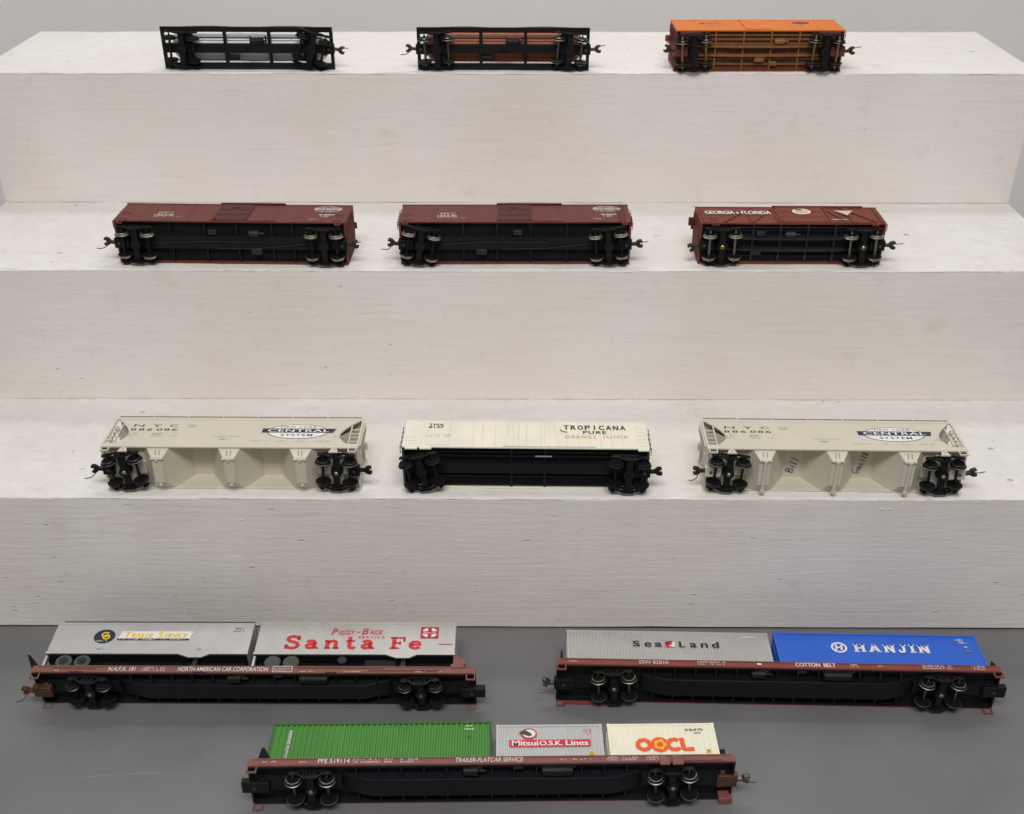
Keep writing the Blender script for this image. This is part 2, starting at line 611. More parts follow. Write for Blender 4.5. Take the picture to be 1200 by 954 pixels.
# slab-serif letters drawn as strokes: (ribbons, rects, width)
SLAB = {
    'S': ([[(.62, .72), (.56, .88), (.36, .95), (.16, .89), (.10, .74), (.18, .60), (.38, .52), (.56, .43), (.62, .27), (.54, .11), (.34, .04), (.14, .09), (.05, .27)]],
          [(.57, .67, .66, 1.0), (.0, .10, 0, .32)], .72),
    'a': ([[(.10, .50), (.20, .61), (.36, .61), (.46, .50), (.47, .08)], [(.47, .38), (.26, .36), (.11, .28), (.10, .15), (.20, .06), (.34, .08), (.47, .19)]],
          [(.42, .66, 0, .12)], .70),
    'n': ([[(.14, 0), (.14, .62)], [(.16, .44), (.28, .58), (.42, .61), (.53, .52), (.54, 0)]],
          [(0, .2, .54, .66), (0, .3, 0, .12), (.40, .70, 0, .12)], .76),
    't': ([[(.20, .92), (.20, .2), (.26, .07), (.37, .06), (.46, .16)]], [(.02, .44, .54, .66)], .52),
    'F': ([[(.20, 0), (.20, 1)]], [(0, .46, 0, .13), (0, .74, .87, 1), (.63, .74, .62, 1), (.2, .5, .43, .56), (.45, .54, .35, .64)], .80),
    'e': ([[(.1, .34), (.54, .36), (.52, .52), (.38, .62), (.22, .59), (.10, .43), (.10, .23), (.22, .08), (.38, .05), (.55, .17)]], [], .64),
    'H': ([[(.16, 0), (.16, 1)], [(.64, 0), (.64, 1)]], [(.16, .64, .42, .58), (0, .32, 0, .15), (0, .32, .85, 1), (.48, .80, 0, .15), (.48, .80, .85, 1)], .90),
    'A': ([[(.14, .04), (.42, .96)], [(.42, .96), (.70, .04)]], [(.26, .58, .26, .40), (0, .28, 0, .15), (.54, .84, 0, .15), (.28, .46, .85, 1)], .94),
    'N': ([[(.16, 0), (.16, 1)], [(.64, 0), (.64, 1)], [(.16, .96), (.64, .04)]], [(0, .3, 0, .15), (0, .22, .85, 1), (.50, .80, .85, 1)], .90),
    'J': ([[(.40, 1), (.40, .25), (.30, .09), (.16, .08), (.07, .22)]], [(.22, .60, .85, 1), (0, .16, .2, .36)], .68),
    'I': ([[(.2, 0), (.2, 1)]], [(0, .40, 0, .15), (0, .40, .85, 1)], .50),
    ' ': ([], [], .45),
}


def slab_text(d, t, x0, x1, z0, z1, sw=0.19, gap=0.08):
    tot = sum(SLAB[c][2] + gap for c in t) - gap
    k = (x1 - x0) / tot
    h = z1 - z0
    x = x0
    for c in t:
        rb, rc, w = SLAB[c]
        f0 = len(d.f)
        for r in rb:
            vs = D(d.y0)
            vs.lay = d.lay
            vs.ribbon(r, sw)
            n = len(d.v)
            d._add([d.P(x + p[0] * k, z0 + p[2] * h) for p in vs.v], vs.f)
        for a, b, c0, c1 in rc:
            d.rect(x + a * k, x + b * k, z0 + c0 * h, z0 + c1 * h)
        if len(d.f) > f0: d.seg.append((f0, len(d.f)))
        x += (w + gap) * k


# ------------------------------------------------------------------ the setting
SW = 887.7 / 2
DY = [0, 140.13, 286.05, 436.97]
TZ = [0, 123.08, 239.41, 353.71]

bw = B()
bw.box(-2500, 2500, 790, 800, -5, 2000)
wall_m = mat('backdrop_wall_paint', (0.87, 0.855, 0.84), 0.7, var=0.03, scale=6)
o = bw.obj('wall', wall_m)
o['kind'] = 'structure'

tb = B()
tb.box(-2500, 2500, -2200, 789, -25, 0)
tm = bpy.data.materials.new('grey_table_laminate')
tm.use_nodes = True
nt = tm.node_tree
pb = nt.nodes['Principled BSDF']
geo = nt.nodes.new('ShaderNodeNewGeometry')
n1 = nt.nodes.new('ShaderNodeTexNoise'); n1.inputs['Scale'].default_value = 14; n1.inputs['Detail'].default_value = 6
n2 = nt.nodes.new('ShaderNodeTexNoise'); n2.inputs['Scale'].default_value = 700; n2.inputs['Detail'].default_value = 3
for n in (n1, n2): nt.links.new(geo.outputs['Position'], n.inputs['Vector'])
rp = nt.nodes.new('ShaderNodeValToRGB')
rp.color_ramp.elements[0].position = 0.35; rp.color_ramp.elements[1].position = 0.65
rp.color_ramp.elements[0].color = (0.146, 0.144, 0.148, 1)
rp.color_ramp.elements[1].color = (0.170, 0.169, 0.173, 1)
nt.links.new(n1.outputs['Fac'], rp.inputs[0])
mxx = nt.nodes.new('ShaderNodeMixRGB'); mxx.blend_type = 'OVERLAY'; mxx.inputs[0].default_value = 0.12
nt.links.new(rp.outputs[0], mxx.inputs[1]); nt.links.new(n2.outputs['Fac'], mxx.inputs[2])
nt.links.new(mxx.outputs[0], pb.inputs['Base Color'])
mr = nt.nodes.new('ShaderNodeMapRange'); mr.inputs[3].default_value = 0.38; mr.inputs[4].default_value = 0.58
nt.links.new(n1.outputs['Fac'], mr.inputs[0]); nt.links.new(mr.outputs[0], pb.inputs['Roughness'])
bp = nt.nodes.new('ShaderNodeBump'); bp.inputs['Strength'].default_value = 0.25; bp.inputs['Distance'].default_value = 0.0002
nt.links.new(n2.outputs['Fac'], bp.inputs['Height']); nt.links.new(bp.outputs[0], pb.inputs['Normal'])
o = tb.obj('tabletop', tm)
o['kind'] = 'structure'

# stepped display stand
stand = empty('stepped_display_stand', 'white painted wooden stand of three wide steps on the grey table', 'display stand', (0, 0, 0), (0, 0, 0))


def swept(profile, x0, x1, n, amp, seed, name, m, lift=None):
    """profile (y, z) swept along x; every ring wobbles a little like hand-painted board"""
    b = B()
    k = len(profile)
    for i in range(n + 1):
        x = x0 + (x1 - x0) * i / n
        for j, (y, z) in enumerate(profile):
            q = noise.noise_vector(Vector((x * 0.03, j * 1.7 + seed * 9.1, seed)))
            q2 = noise.noise_vector(Vector((x * 0.22, j * 2.3 + seed * 5.1, seed + 4)))
            dz = lift(x) if lift and j in (0, k - 1) else 0
            b.v.append((x, y + (q.y * 0.7 + q2.y * 0.45) * amp, z + (q.z * 0.7 + q2.z * 0.35) * amp + dz))
    for i in range(n):
        for j in range(k):
            j2 = (j + 1) % k
            b.f.append((i * k + j, i * k + j2, (i + 1) * k + j2, (i + 1) * k + j)); b.m.append(0)
    b.f += [tuple(range(k)), tuple(range(n * k, n * k + k))]; b.m += [0, 0]
    return b.obj(name, m, stand)


for i in range(3):
    y, z0, z1 = DY[i], TZ[i], TZ[i + 1]
    yb = DY[i + 1]
    back = yb + (11 if i < 2 else 0)
    swept([(back, z1 - 2.0), (back, z1), (y + 30, z1), (y + 3.2, z1), (y + 1.5, z1 - 0.3), (y + 0.5, z1 - 0.95), (y + 0.28, z1 - 1.7), (y + 0.6, z1 - 2.0)],
          -SW, SW, 420, 0.6, i + 1, 'tread', WHITE_TREAD)
    zb = z0 + (0.35 if i else 0.3)
    lift = (lambda x: 0.9 + 0.6 * (x + SW) / (2 * SW) + 0.35 * noise.noise(Vector((x * 0.012, 3, 3)))) if i == 0 else None
    swept([(y + (0.35 if i else 0.2), zb), (y + 0.3, z0 + 30), (y + 0.3, z1 - 6), (y + 0.32, z1 - 2.0), (y + 10, z1 - 2.1), (y + 10, zb)],
          -SW, SW, 420, 0.28, i + 11, 'riser', WHITE_RISER, lift)
b = B(); b.box(-SW + 1, SW - 1, 0.7, 9, 0.02, 3.0); b.obj('gap_shade_strip', BLACKM, stand)  # black strip put in to stand for the shade under the bottom riser
sp = [(11, 0), (11, TZ[1] - 3), (DY[1] + 11, TZ[1] - 3), (DY[1] + 11, TZ[2] - 3), (DY[2] + 11, TZ[2] - 3), (DY[2] + 11, TZ[3] - 3), (DY[3] - 1, TZ[3] - 3), (DY[3] - 1, 0)]
for sx in (-1, 1):
    b = B()
    b.prism(sp, 'x', sx * (SW - 1), sx * (SW - 13))
    b.obj('side_panel', WHITE_RISER, stand)
# nail heads showing through the paint
nb = B()
nb.lathe([(0.0, -0.5), (0.5, -0.42), (0.9, -0.2), (1.1, 0.1)], 'y', (0, 0, 0), 10)
nail_me = nb.mesh('nail_head', WHITE_RISER)
for (x, i, dz) in [(-213, 2, 9), (-80, 2, 13), (48, 2, 12), (303, 2, 10), (274, 0, 9), (280, 0, 9), (-370, 1, 52), (-190, 0, 20), (-372, 0, 22), (40, 1, 60)]:
    put('nail_head', nail_me, stand, (x, DY[i] + 0.25, TZ[i + 1] - dz))

# ------------------------------------------------------------------ rolling-stock parts
_cache = {}


def cached(key, fn):
    if key not in _cache: _cache[key] = fn()
    return _cache[key]


def wheel_mesh(tread, face, mid):
    b = B()
    # outside at +y; bright rim and flange edges, dark tread between them
    def band(prof, mi):
        b.mi = mi
        n0 = len(b.f)
        b.lathe(prof, 'y', (0, 0, 0), 26)
        k = (len(prof) - 1) * 26
        b.f = b.f[:n0 + k]
        b.m = b.m[:n0 + k]
    band([(4.05, 1.18), (4.7, 1.2), (4.85, 0.95)], 0)
    band([(4.85, 0.95), (4.9, -0.35), (5.35, -0.55)], 2)
    band([(5.35, -0.55), (5.75, -0.8), (5.75, -1.15), (5.2, -1.25)], 0)
    band([(0.0, 1.35), (1.1, 1.35), (1.3, 0.75), (2.6, 0.55), (4.05, 1.18)], 1)
    band([(0.0, -1.35), (1.2, -1.35), (1.4, -0.9), (3.0, -0.85), (5.2, -1.25)], 1)
    return b.mesh('wheel', [tread, face, mid], True)


def sideframe_mesh(m):
    b = B()
    # slender cast frame: top chord, V-shaped lower chord, springs, journal boxes
    for sx in (-1, 1):
        b.prism([(sx * 6.5, 8.4), (sx * 12.6, 7.6), (sx * 13.6, 6.6), (sx * 13.4, 4.6), (sx * 8.4, 4.6), (sx * 7.4, 6.6), (sx * 5.5, 7.3)], 'y', -0.5, 0.5)
        b.cyl((sx * 10.8, 0, 4.9), 1.5, 0.5, 1.3, 'y', 10)
        b.prism([(sx * 8.6, 5.0), (sx * 7.6, 6.2), (sx * 3.4, 2.9), (sx * 3.8, 1.7)], 'y', -0.5, 0.6)
        b.box(sx * 3.7 - 0.4, sx * 3.7 + 0.4, -0.4, 0.5, 2.4, 7.4)
    b.box(-6.6, 6.6, -0.5, 0.7, 7.3, 8.4)
    b.box(-4.0, 4.0, -0.6, 0.8, 1.6, 2.6)
    for x in (-2.2, 0, 2.2):
        b.lathe([(0.6, 2.6), (0.8, 3.3), (0.6, 4.0), (0.8, 4.7), (0.6, 5.4), (0.8, 6.1), (0.6, 7.3)], 'z', (x, 0.1, 0), 8)
    return b.mesh('sideframe', m)


def bolster_mesh(m):
    b = B()
    b.box(-2.2, 2.2, -13.3, 13.3, 3.4, 6.4)
    b.cyl((0, 0, 0), 3.9, 2.8, 7.2, 'z', 18)
    b.cyl((0, 0, 0), 4.4, 7.2, 9.6, 'z', 16)
    return b.mesh('truck', m)


def axle_mesh(m):
    b = B()
    b.lathe([(0.3, -13.5), (0.75, -12.2), (1.2, -10.0), (1.0, -3), (1.0, 3), (1.2, 10.0), (0.75, 12.2), (0.3, 13.5)], 'y', (0, 0, 0), 10)
    return b.mesh('axle', m)


def truck(car, x, w, rot=0, frame=BLACK, tread=STEEL, face=BLACK, axle=BLACK, screw=SCREW, brake=False, wb=9.6, z0=0.0, mid=None):
    yc = -w / 2
    t = put('truck', cached(('bol', frame.name), lambda: bolster_mesh(frame)), car, (x, yc, z0), rot)
    sf = cached(('sf', frame.name), lambda: sideframe_mesh(frame))
    mid = mid or face
    wm = cached(('wh', tread.name, face.name, mid.name), lambda: wheel_mesh(tread, face, mid))
    am = cached(('ax', axle.name), lambda: axle_mesh(axle))
    for s in (1, -1):
        put('sideframe', sf, t, (0, s * 13.7, 0), 0 if s > 0 else 180)
    for s in (1, -1):
        put('axle', am, t, (s * wb, 0, 4.8))
        for q in (1, -1):
            put('wheel', wm, t, (s * wb, q * 9.2, 4.8), 0 if q > 0 else 180)
    if screw:
        def f():
            b = B()
            b.lathe([(0, 1.5), (1.0, 1.6), (1.7, 2.2), (1.7, 2.85)], 'z', (0, 0, 0), 12)
            return b.mesh('screw', screw)
        put('screw', cached(('scr', screw.name), f), t, (0, 0, 0))
    return t


def coupler(car, x, w, z=8.6, s=1, m=COUP, boxm=BLACK, head=True, pin=True, ang=0, boxlen=10, proud=1.5, bw_=4.0):
    """s=+1 faces +x. draft box, shank, open knuckle and curved trip pin"""
    yc = -w / 2
    b = B()
    b.box(-boxlen, proud, -bw_, bw_, -2.2, 2.2)
    b.box(-boxlen + 2, -boxlen + 5, -bw_ - 1.6, bw_ + 1.6, -0.6, 1.8)
    c = b.obj('coupler_box', boxm, car, (x, yc, z), bevel=0.3)
    c.rotation_euler = (0, 0, R(0 if s > 0 else 180))
    b = B()
    b.cyl((-2.5, 0, 0), 1.1, -2.9, -2.1, 'z', 10)
    b.obj('box_screw', DKSTEEL, c)
    if head:
        b = B()
        k = [(0, -1.1), (3.2, -1.1), (4.4, -2.6), (6.6, -3.3), (8.2, -2.8), (8.4, -1.7), (6.9, -1.4), (6.2, 0.1),
             (6.9, 1.2), (8.1, 0.9), (8.7, 1.7), (8.2, 3.0), (6.4, 3.3), (4.4, 2.4), (3.2, 1.1), (0, 1.1)]
        b.prism(k, 'z', -1.5, 1.5)
        h = b.obj('coupler', m, car, (x + s * proud, yc, z), bevel=0.25)
        h.rotation_euler = (0, 0, R((0 if s > 0 else 180) + ang))
        if pin:
            b = B()
            b.tube([(5.2, -2.2, -1.2), (5.5, -2.4, -3.4), (6.3, -3.0, -5.2), (8.0, -3.6, -6.5), (10.5, -4.0, -6.9), (12.0, -4.1, -6.6)], 0.36, 6)
            b.obj('trip_pin', m, h)
    return c


def pose(cx, Ys, yaw, zu, lev, tilt=0.0):
    """lying on its side, underside to the viewer; zu = height of the side's lower edge over the rails"""
    a = R(yaw)
    ox, oy = zu * math.sin(a), -zu * math.cos(a)
    return (cx + ox, Ys + oy, TZ[lev] + 0.15), (R(-90 + tilt), 0, a)


def new_car(name, label, cat, cx, Ys, yaw, zu, lev, tilt=0.0, group=None):
    l, r = pose(cx, Ys, yaw, zu, lev, tilt)
    return empty(name, label, cat, l, r, group)


def wire(car, name, pts, r, m):
    b = B()
    b.tube(pts, r, 6)
    return b.obj(name, m, car)


def grab(b, x, z0, z1, y, out=0.9, r=0.28):
    b.tube([(x, y, z0), (x, y - out, z0), (x, y - out, z1), (x, y, z1)], r, 5)


# ------------------------------------------------------------------ box cars
def boxcar(label, cx, Ys, yaw, lev, L, w, h, zu, body_m, floor_m, door, trucks, coups, rib_x, sills, end_m=None,
           roof_m=None, name='box_car', beams=DKGREY, bearers=(), walk=True, group=None, fishbelly=None, wall_t=1.3):
    car = new_car(name, label, 'model train car', cx, Ys, yaw, zu, lev, 0, group)
    hl = L / 2
    end_m = end_m or body_m
    roof_m = roof_m or body_m
    # side walls and ends (open below)
    b = B()
    b.box(-hl, hl, -w, -w + wall_t, zu, zu + h)
    b.box(-hl, hl, -wall_t, 0, zu, zu + h)
    b.obj('body', body_m, car, bevel=0.25)
    for s in (-1, 1):
        b = B()
        b.box(s * hl, s * (hl - 1.4), -w + wall_t, -wall_t, zu, zu + h)
        for k in range(7):
            zz = zu + 4 + k * (h - 6) / 7
            b.prism([(-w + 3, zz), (-3, zz), (-5, zz + 1.6), (-w + 5, zz + 1.6)], 'x', s * hl, s * (hl + 0.7))
        e = b.obj('end_wall', end_m, car)
        b = B()
        for k in range(5):
            zz = zu + 3 + k * 6.2
            if zz < zu + h:
                b.tube([(s * (hl + 0.2), -w + 1.5, zz), (s * (hl + 1.6), -w + 1.5, zz), (s * (hl + 1.6), -w + 7.5, zz), (s * (hl + 0.2), -w + 7.5, zz)], 0.3, 5)
        b.obj('end_ladder', end_m, car)
    # roof, low gable
    b = B()
    b.prism([(0.3, zu + h), (-w - 0.3, zu + h), (-w - 0.3, zu + h + 0.9), (-w / 2, zu + h + 2.6), (0.3, zu + h + 0.9)], 'x', -hl - 0.3, hl + 0.3)
    if walk:
        b.box(-hl - 2, hl + 2, -w / 2 - 2.6, -w / 2 + 2.6, zu + h + 3.0, zu + h + 3.7)
        for k in range(9):
            xx = -hl + 6 + k * (L - 12) / 8
            b.box(xx - 0.6, xx + 0.6, -w / 2 - 2, -w / 2 + 2, zu + h + 2.0, zu + h + 3.0)
    b.obj('roof', roof_m, car)
    # floor and frame
    b = B()
    b.box(-hl + 1.5, hl - 1.5, -w + wall_t + 0.1, -wall_t - 0.1, zu + 3.2, zu + 4.2)
    b.obj('floor', floor_m, car)
    b = B()
    if fishbelly:
        for q in (-1, 1):
            y0 = -w / 2 + q * fishbelly
            b.prism([(-hl + 8, zu + 3.2), (-hl + 20, zu - 0.2), (-18, zu - 2.2), (18, zu - 2.2), (hl - 20, zu - 0.2), (hl - 8, zu + 3.2)], 'y', y0 - 0.8, y0 + 0.8)
    else:
        b.box(-hl + 2, hl - 2, -w / 2 - sills, -w / 2 + sills, zu - 0.3, zu + 3.2)
    b.obj('center_sill', beams, car)
    b0 = B()
    b0.box(-0.7, 0.7, -w / 2 + wall_t + 0.2, w / 2 - wall_t - 0.2, 0.7, 3.2)
    bm_ = b0.mesh('cross_bearer', beams)
    for x in bearers:
        put('cross_bearer', bm_, car, (x, -w / 2, zu))
    # door
    if door:
        dx0, dx1, dm = door
        b = B()
        b.box(dx0, dx1, -w - 0.9, -w - 0.02, zu + 1.5, zu + h - 0.8)
        for k in (0.33, 0.66):
            zz = zu + h * k
            b.box(dx0 + 1, dx1 - 1, -w - 1.15, -w - 0.9, zz, zz + 0.5)
        b.box((dx0 + dx1) / 2 - 2.5, (dx0 + dx1) / 2 + 2.5, -w - 1.4, -w - 0.9, zu + h - 9, zu + h - 6.2)
        for xx in (dx0 + 1.5, dx1 - 2.2):
            b.box(xx, xx + 1.2, -w - 1.5, -w - 0.9, zu + 2, zu + 4.5)
        b.obj('door', dm, car, bevel=0.15)
        b = B()
        b.box(dx0 - 1, dx1 + (dx1 - dx0) * 0.9, -w - 1.5, -w - 0.02, zu + h - 0.6, zu + h + 0.5)
        b.obj('door_track', body_m if dm is not MAROOND else MAROOND, car)
        b = B()
        b.box(dx0 - 1, dx1 + (dx1 - dx0) * 0.9, -w - 0.7, -w - 0.02, zu + 0.3, zu + 1.0)
        b.obj('door_track', body_m, car)
    # panel seams
    b0 = B()
    b0.box(-0.35, 0.35, -0.16, 0.0, 0.8, h - 0.8)
    sm = b0.mesh('panel_seam', body_m)
    for x in rib_x:
        put('panel_seam', sm, car, (x, -w, zu))
    for kw in trucks:
        truck(car, w=w, **kw)
    for kw in coups:
        coupler(car, w=w, **kw)
    return car


def side_ladders(car, hl, w, zu, h, m, xs, n=7, wid=6.0, top=None):
    for x in xs:
        b = B()
        for k in range(n):
            z = zu + 2 + k * ((top or h) - 4) / (n - 1)
            b.tube([(x, -w, z), (x, -w - 0.9, z), (x + wid, -w - 0.9, z), (x + wid, -w, z)], 0.28, 5)
        b.obj('grab_irons', m, car)


def stirrup(car, x, w, zu, m, wid=4.5, drop=3.6, both=True):
    for y in ((-w + 0.5), (-0.5)) if both else ((-w + 0.5),):
        b = B()
        b.box(x - wid / 2, x - wid / 2 + 0.8, y - 0.5, y + 0.5, zu - drop, zu)
        b.box(x + wid / 2 - 0.8, x + wid / 2, y - 0.5, y + 0.5, zu - drop, zu)
        b.box(x - wid / 2, x + wid / 2, y - 0.6, y + 0.6, zu - drop - 0.8, zu - drop)
        b.obj('stirrup_step', m, car)


def brake_gear(car, w, zu, xs, rods=True, m=DKGREY, cyl=True):
    if cyl:
        b = B()
        b.lathe([(0, -6), (2.6, -5.4), (2.8, 2), (1.0, 2.6), (0.8, 6)], 'x', (xs[0], -w * 0.72, zu + 0.4), 14)
        b.obj('brake_cylinder', m, car)
    b = B()
    b.box(xs[1] - 4.2, xs[1] + 4.2, -w * 0.30 - 2.4, -w * 0.30 + 2.4, zu - 1.2, zu + 3)
    b.obj('brake_reservoir', m, car, bevel=0.6)
    b = B()
    b.box(xs[2] - 3.5, xs[2] + 3.5, -w * 0.74 - 2, -w * 0.74 + 2, zu - 0.6, zu + 3)
    b.obj('brake_valve', m, car, bevel=0.5)
    if rods:
        wire(car, 'brake_rod', [(-62, -w / 2 + 1, zu - 0.6), (-20, -w / 2 - 1.5, zu - 1.2), (2, -w / 2 - 1.0, zu - 1.2), (26, -w / 2 - 1.2, zu - 1.2)], 0.42, m)
        wire(car, 'brake_rod', [(-10, -w / 2 + 4.4, zu - 0.8), (22, -w / 2 + 4.0, zu - 1.0), (64, -w / 2 - 0.5, zu - 0.8)], 0.42, m)


def nyc_print(w, zu, h, car, ox=0):
    d = D(-w)
    d.ink(I_PINKW)
    z = zu
    d.text('NYC', -58 + ox, -46.5 + ox, z + 15.0, z + 18.8, bold=0.02)
    d.text('186588', -60 + ox, -45 + ox, z + 10.2, z + 13.8, bold=0.02)
    d.small(-60 + ox, -38 + ox, z + 7.4, z + 9.2, 1, 3)
    d.small(60, 70, z + 5.2, z + 7.2, 1, 5)
    d.pg([(66, z + 16.4), (79.5, z + 16.4), (78, z + 14.8), (67.2, z + 14.8)])
    d.small(68.5, 76.5, z + 10.4, z + 14.4, 2, 9)
    d.done('lettering', car)
    e = D(-w)
    x, zz = 72, z + 27.5
    e.ink(I_PINKW, 0).ell(x, zz, 11.0, 6.0)
    e.ink(MAROOND, 1).ell(x, zz, 10.2, 5.2)
    e.ink(I_PINKW, 2).rect(x - 9.6, x + 9.6, zz - 1.9, zz + 1.9)
    e.ink(MAROOND, 3).text('CENTRAL', x - 8.6, x + 8.6, zz - 1.2, zz + 1.2, bold=0.02)
    e.ink(I_PINKW, 2).text('NEW YORK', x - 5.6, x + 5.6, zz + 2.4, zz + 4.3, bold=0.01)
    e.text('SYSTEM', x - 5.2, x + 5.2, zz - 4.3, zz - 2.4, bold=0.01)
    e.done('emblem', car)


def twin(x, **kw): return dict(x=x, **kw)


# two long maroon box cars on the middle step
NW, NH, NZ = 35.3, 35.5, 10
nb_x = [-70, -50, -33, 33, 50, 70]
car = boxcar('maroon box car on the middle step, leftmost of its row', -211, 150.5, -1.4, 2, 179.5, NW, NH, NZ, MAROON, BLACKM,
             (-13.5, 13, MAROOND),
             [dict(x=-73, rot=1, tread=STEEL, axle=BLACK, mid=NICKEL, screw=None), dict(x=73, rot=0, tread=STEEL, axle=BLACK, mid=NICKEL, screw=None)],
             [dict(x=-89, s=-1, ang=8), dict(x=89, s=1, ang=-6)], nb_x, 5.2,
             bearers=(-47, -20, 5, 32, 48), beams=NAVYBLK, group='maroon box cars')
brake_gear(car, NW, NZ, (20, 19, -14))
side_ladders(car, 90, NW, NZ, NH, MAROON, (-86,), 2, 6, 16)
side_ladders(car, 90, NW, NZ, NH, MAROON, (80,), 2, 6, 16)
stirrup(car, -84, NW, NZ, MAROON); stirrup(car, 84, NW, NZ, MAROON)
nyc_print(NW, NZ, NH, car, -1)

car = boxcar('maroon box car in the centre of the middle step, left truck turned askew', 8.5, 150.5, 0.2, 2, 178, NW, NH, NZ, MAROON, BLACKM,
             (-13.5, 13, MAROOND),
             [dict(x=-73, rot=9, tread=STEEL, axle=BLACK, mid=NICKEL, screw=None), dict(x=72, rot=-5, tread=STEEL, axle=BLACK, mid=NICKEL, screw=None)],
             [dict(x=-88.5, s=-1, ang=12), dict(x=88.5, s=1, ang=-4)], nb_x, 5.2,
             bearers=(-40, -14, 12, 40), beams=NAVYBLK, group='maroon box cars')
brake_gear(car, NW, NZ, (-26, -26, 2), cyl=False)
side_ladders(car, 90, NW, NZ, NH, MAROON, (-86,), 2, 6, 16)
side_ladders(car, 90, NW, NZ, NH, MAROON, (79,), 7, 6)
stirrup(car, -84, NW, NZ, MAROON); stirrup(car, 84, NW, NZ, MAROON)
nyc_print(NW, NZ, NH, car, 0)
wire(car, 'brake_wheel', [(91.5 + 0.1, -NW / 2 - 8 + 4 * math.cos(a), NZ + 25 + 4 * math.sin(a)) for a in [k * math.pi / 6 for k in range(13)]], 0.35, MAROON)
wire(car, 'roof_grab', [(76, -NW, 46), (76, -NW - 2.2, 46.5), (84, -NW - 2.2, 46.5), (84, -NW, 46)], 0.3, SILVER)

# outside-braced brown box car
GW, GH, GZ = 34, 33, 10
car = boxcar('short red-brown box car with diagonal braces and white lettering, right end of middle step', 222, 151.5, -0.5, 2, 142, GW, GH, GZ, BROWNR, NAVYBLK,
             (-10, 27, BROWNR),
             [dict(x=-54, rot=-1, tread=STEEL, axle=STEEL, face=BLACKM, mid=NICKEL, screw=BRASS), dict(x=54, rot=-2, tread=STEEL, axle=STEEL, face=BLACKM, mid=NICKEL, screw=BRASS)],
             [dict(x=-70, s=-1, ang=-25, pin=False), dict(x=70, s=1)], [-66, 66], 4.5,
             bearers=(-30, -9, 12, 33), beams=DKGREY, fishbelly=4.6, name='braced_box_car')
for (xa, za, xb, zb) in [(-53, 0.8, -28, GH - 1), (-31, 0.8, -11, GH - 1), (28, GH - 1, 42, 0.8), (42, GH - 1, 64, 2)]:
    b = B()
    dxy = Vector((xb - xa, zb - za)).normalized()
    n = Vector((-dxy.y, dxy.x)) * 0.8
    b.prism([(xa + n.x, GZ + za + n.y), (xb + n.x, GZ + zb + n.y), (xb - n.x, GZ + zb - n.y), (xa - n.x, GZ + za - n.y)], 'y', -GW, -GW - 0.9)
    b.obj('diagonal_brace', BROWNR, car)
for x in (-68, -32, -11.5, 29, 46, 68):
    b = B()
    b.box(x - 0.7, x + 0.7, -GW - 0.8, -GW, GZ + 0.8, GZ + GH - 1)
    b.obj('post', BROWNR, car)
for q in (-1, 1):   # long frame members
    b = B()
    b.box(-50, 50, -GW / 2 + q * 10.5 - 0.5, -GW / 2 + q * 10.5 + 0.5, GZ + 1.2, GZ + 3.1)
    b.obj('stringer', NAVYBLK, car)
b = B(); b.box(-69, 69, -GW / 2 - 13.2, -GW / 2 - 12.5, GZ + 1.0, GZ + 3.1); b.obj('train_pipe', DKGREY, car)
brake_gear(car, GW, GZ, (0, -27, -24), rods=False)
side_ladders(car, 71, GW, GZ, GH, ORBROWN, (-64,), 2, 6, 10)
stirrup(car, -60, GW, GZ, MAROOND, 6, 3); stirrup(car, 62, GW, GZ, BROWNR, 5, 2)
b = B(); b.box(-77, -71.4, -GW + 5, -GW + 11, GZ + 22, GZ + 25); b.obj('brake_platform', MAROOND, car)
d = D(-GW - 0.85)
d.ink(I_OFFW).text('GEORGIA', -65.5, -42.5, GZ + 16.5, GZ + 23.5, bold=0.03)
d.text('&', -41.4, -38.6, GZ + 17.5, GZ + 21.5, bold=0.02)
d.text('FLORIDA', -37.2, -14.0, GZ + 16.5, GZ + 23.5, bold=0.03)
d.ink(I_PINKW).small(31, 43, GZ + 4.5, GZ + 8, 1, 4, 0.95)
d.done('lettering', car)
d = D(-GW - 1.25)
d.ink(I_TAN).ell(10, GZ + 21.5, 7.4, 6.2)
d.ink(I_WHITE, 1).ring(10, GZ + 21.5, 6.2, 5.2, 0.8)
d.ink(I_TAN, 0).pg([(35.5, GZ + 24), (50.5, GZ + 24), (44, GZ + 13.5)])
d.ink(I_PINKW, 1).pg([(37.6, GZ + 23), (48.4, GZ + 23), (43.7, GZ + 15.2)])
d.done('emblem', car)

# orange box car on the top step
OW, OH, OZ = 33.5, 36, 10
car = boxcar('short orange box car with brown underside, right end of the top step', 209.5, 289.5, 0.2, 3, 138.5, OW, OH, OZ, ORANGE, WOODBR,
             None,
             [dict(x=-54, rot=-4, tread=DKSTEEL, axle=BRASS, face=BLACKM, screw=None), dict(x=54, rot=2, tread=DKSTEEL, axle=BRASS, face=BLACKM, screw=None)],
             [dict(x=-69, s=-1, ang=20, pin=False, boxm=ORBROWN), dict(x=69, s=1, boxm=ORBROWN, ang=-5)], [-50, -28, 28, 50], 4.2,
             bearers=(-36, -13, 10, 33), beams=WOODYL, fishbelly=3.6, end_m=ORBROWN, roof_m=ORANGE, name='orange_box_car')
b = B()
b.box(-12, 9, -OW - 0.7, -OW - 0.02, OZ + 1, OZ + OH + 0.8)
b.obj('door', ORANGE, car)
for y in (-29, -25.5, -22, -10, -5.5):
    b = B(); b.box(-52, 52, y - 0.5, y + 0.5, OZ + 1.4, OZ + 3.1); b.obj('stringer', WOODYL, car)
b = B(); b.box(-69.5, 69.5, -1.6, 0.05, OZ - 0.6, OZ + 2.6); b.obj('side_sill', BROWNR, car)
brake_gear(car, OW, OZ, (18, 1, 17), rods=False, m=WOODYL)
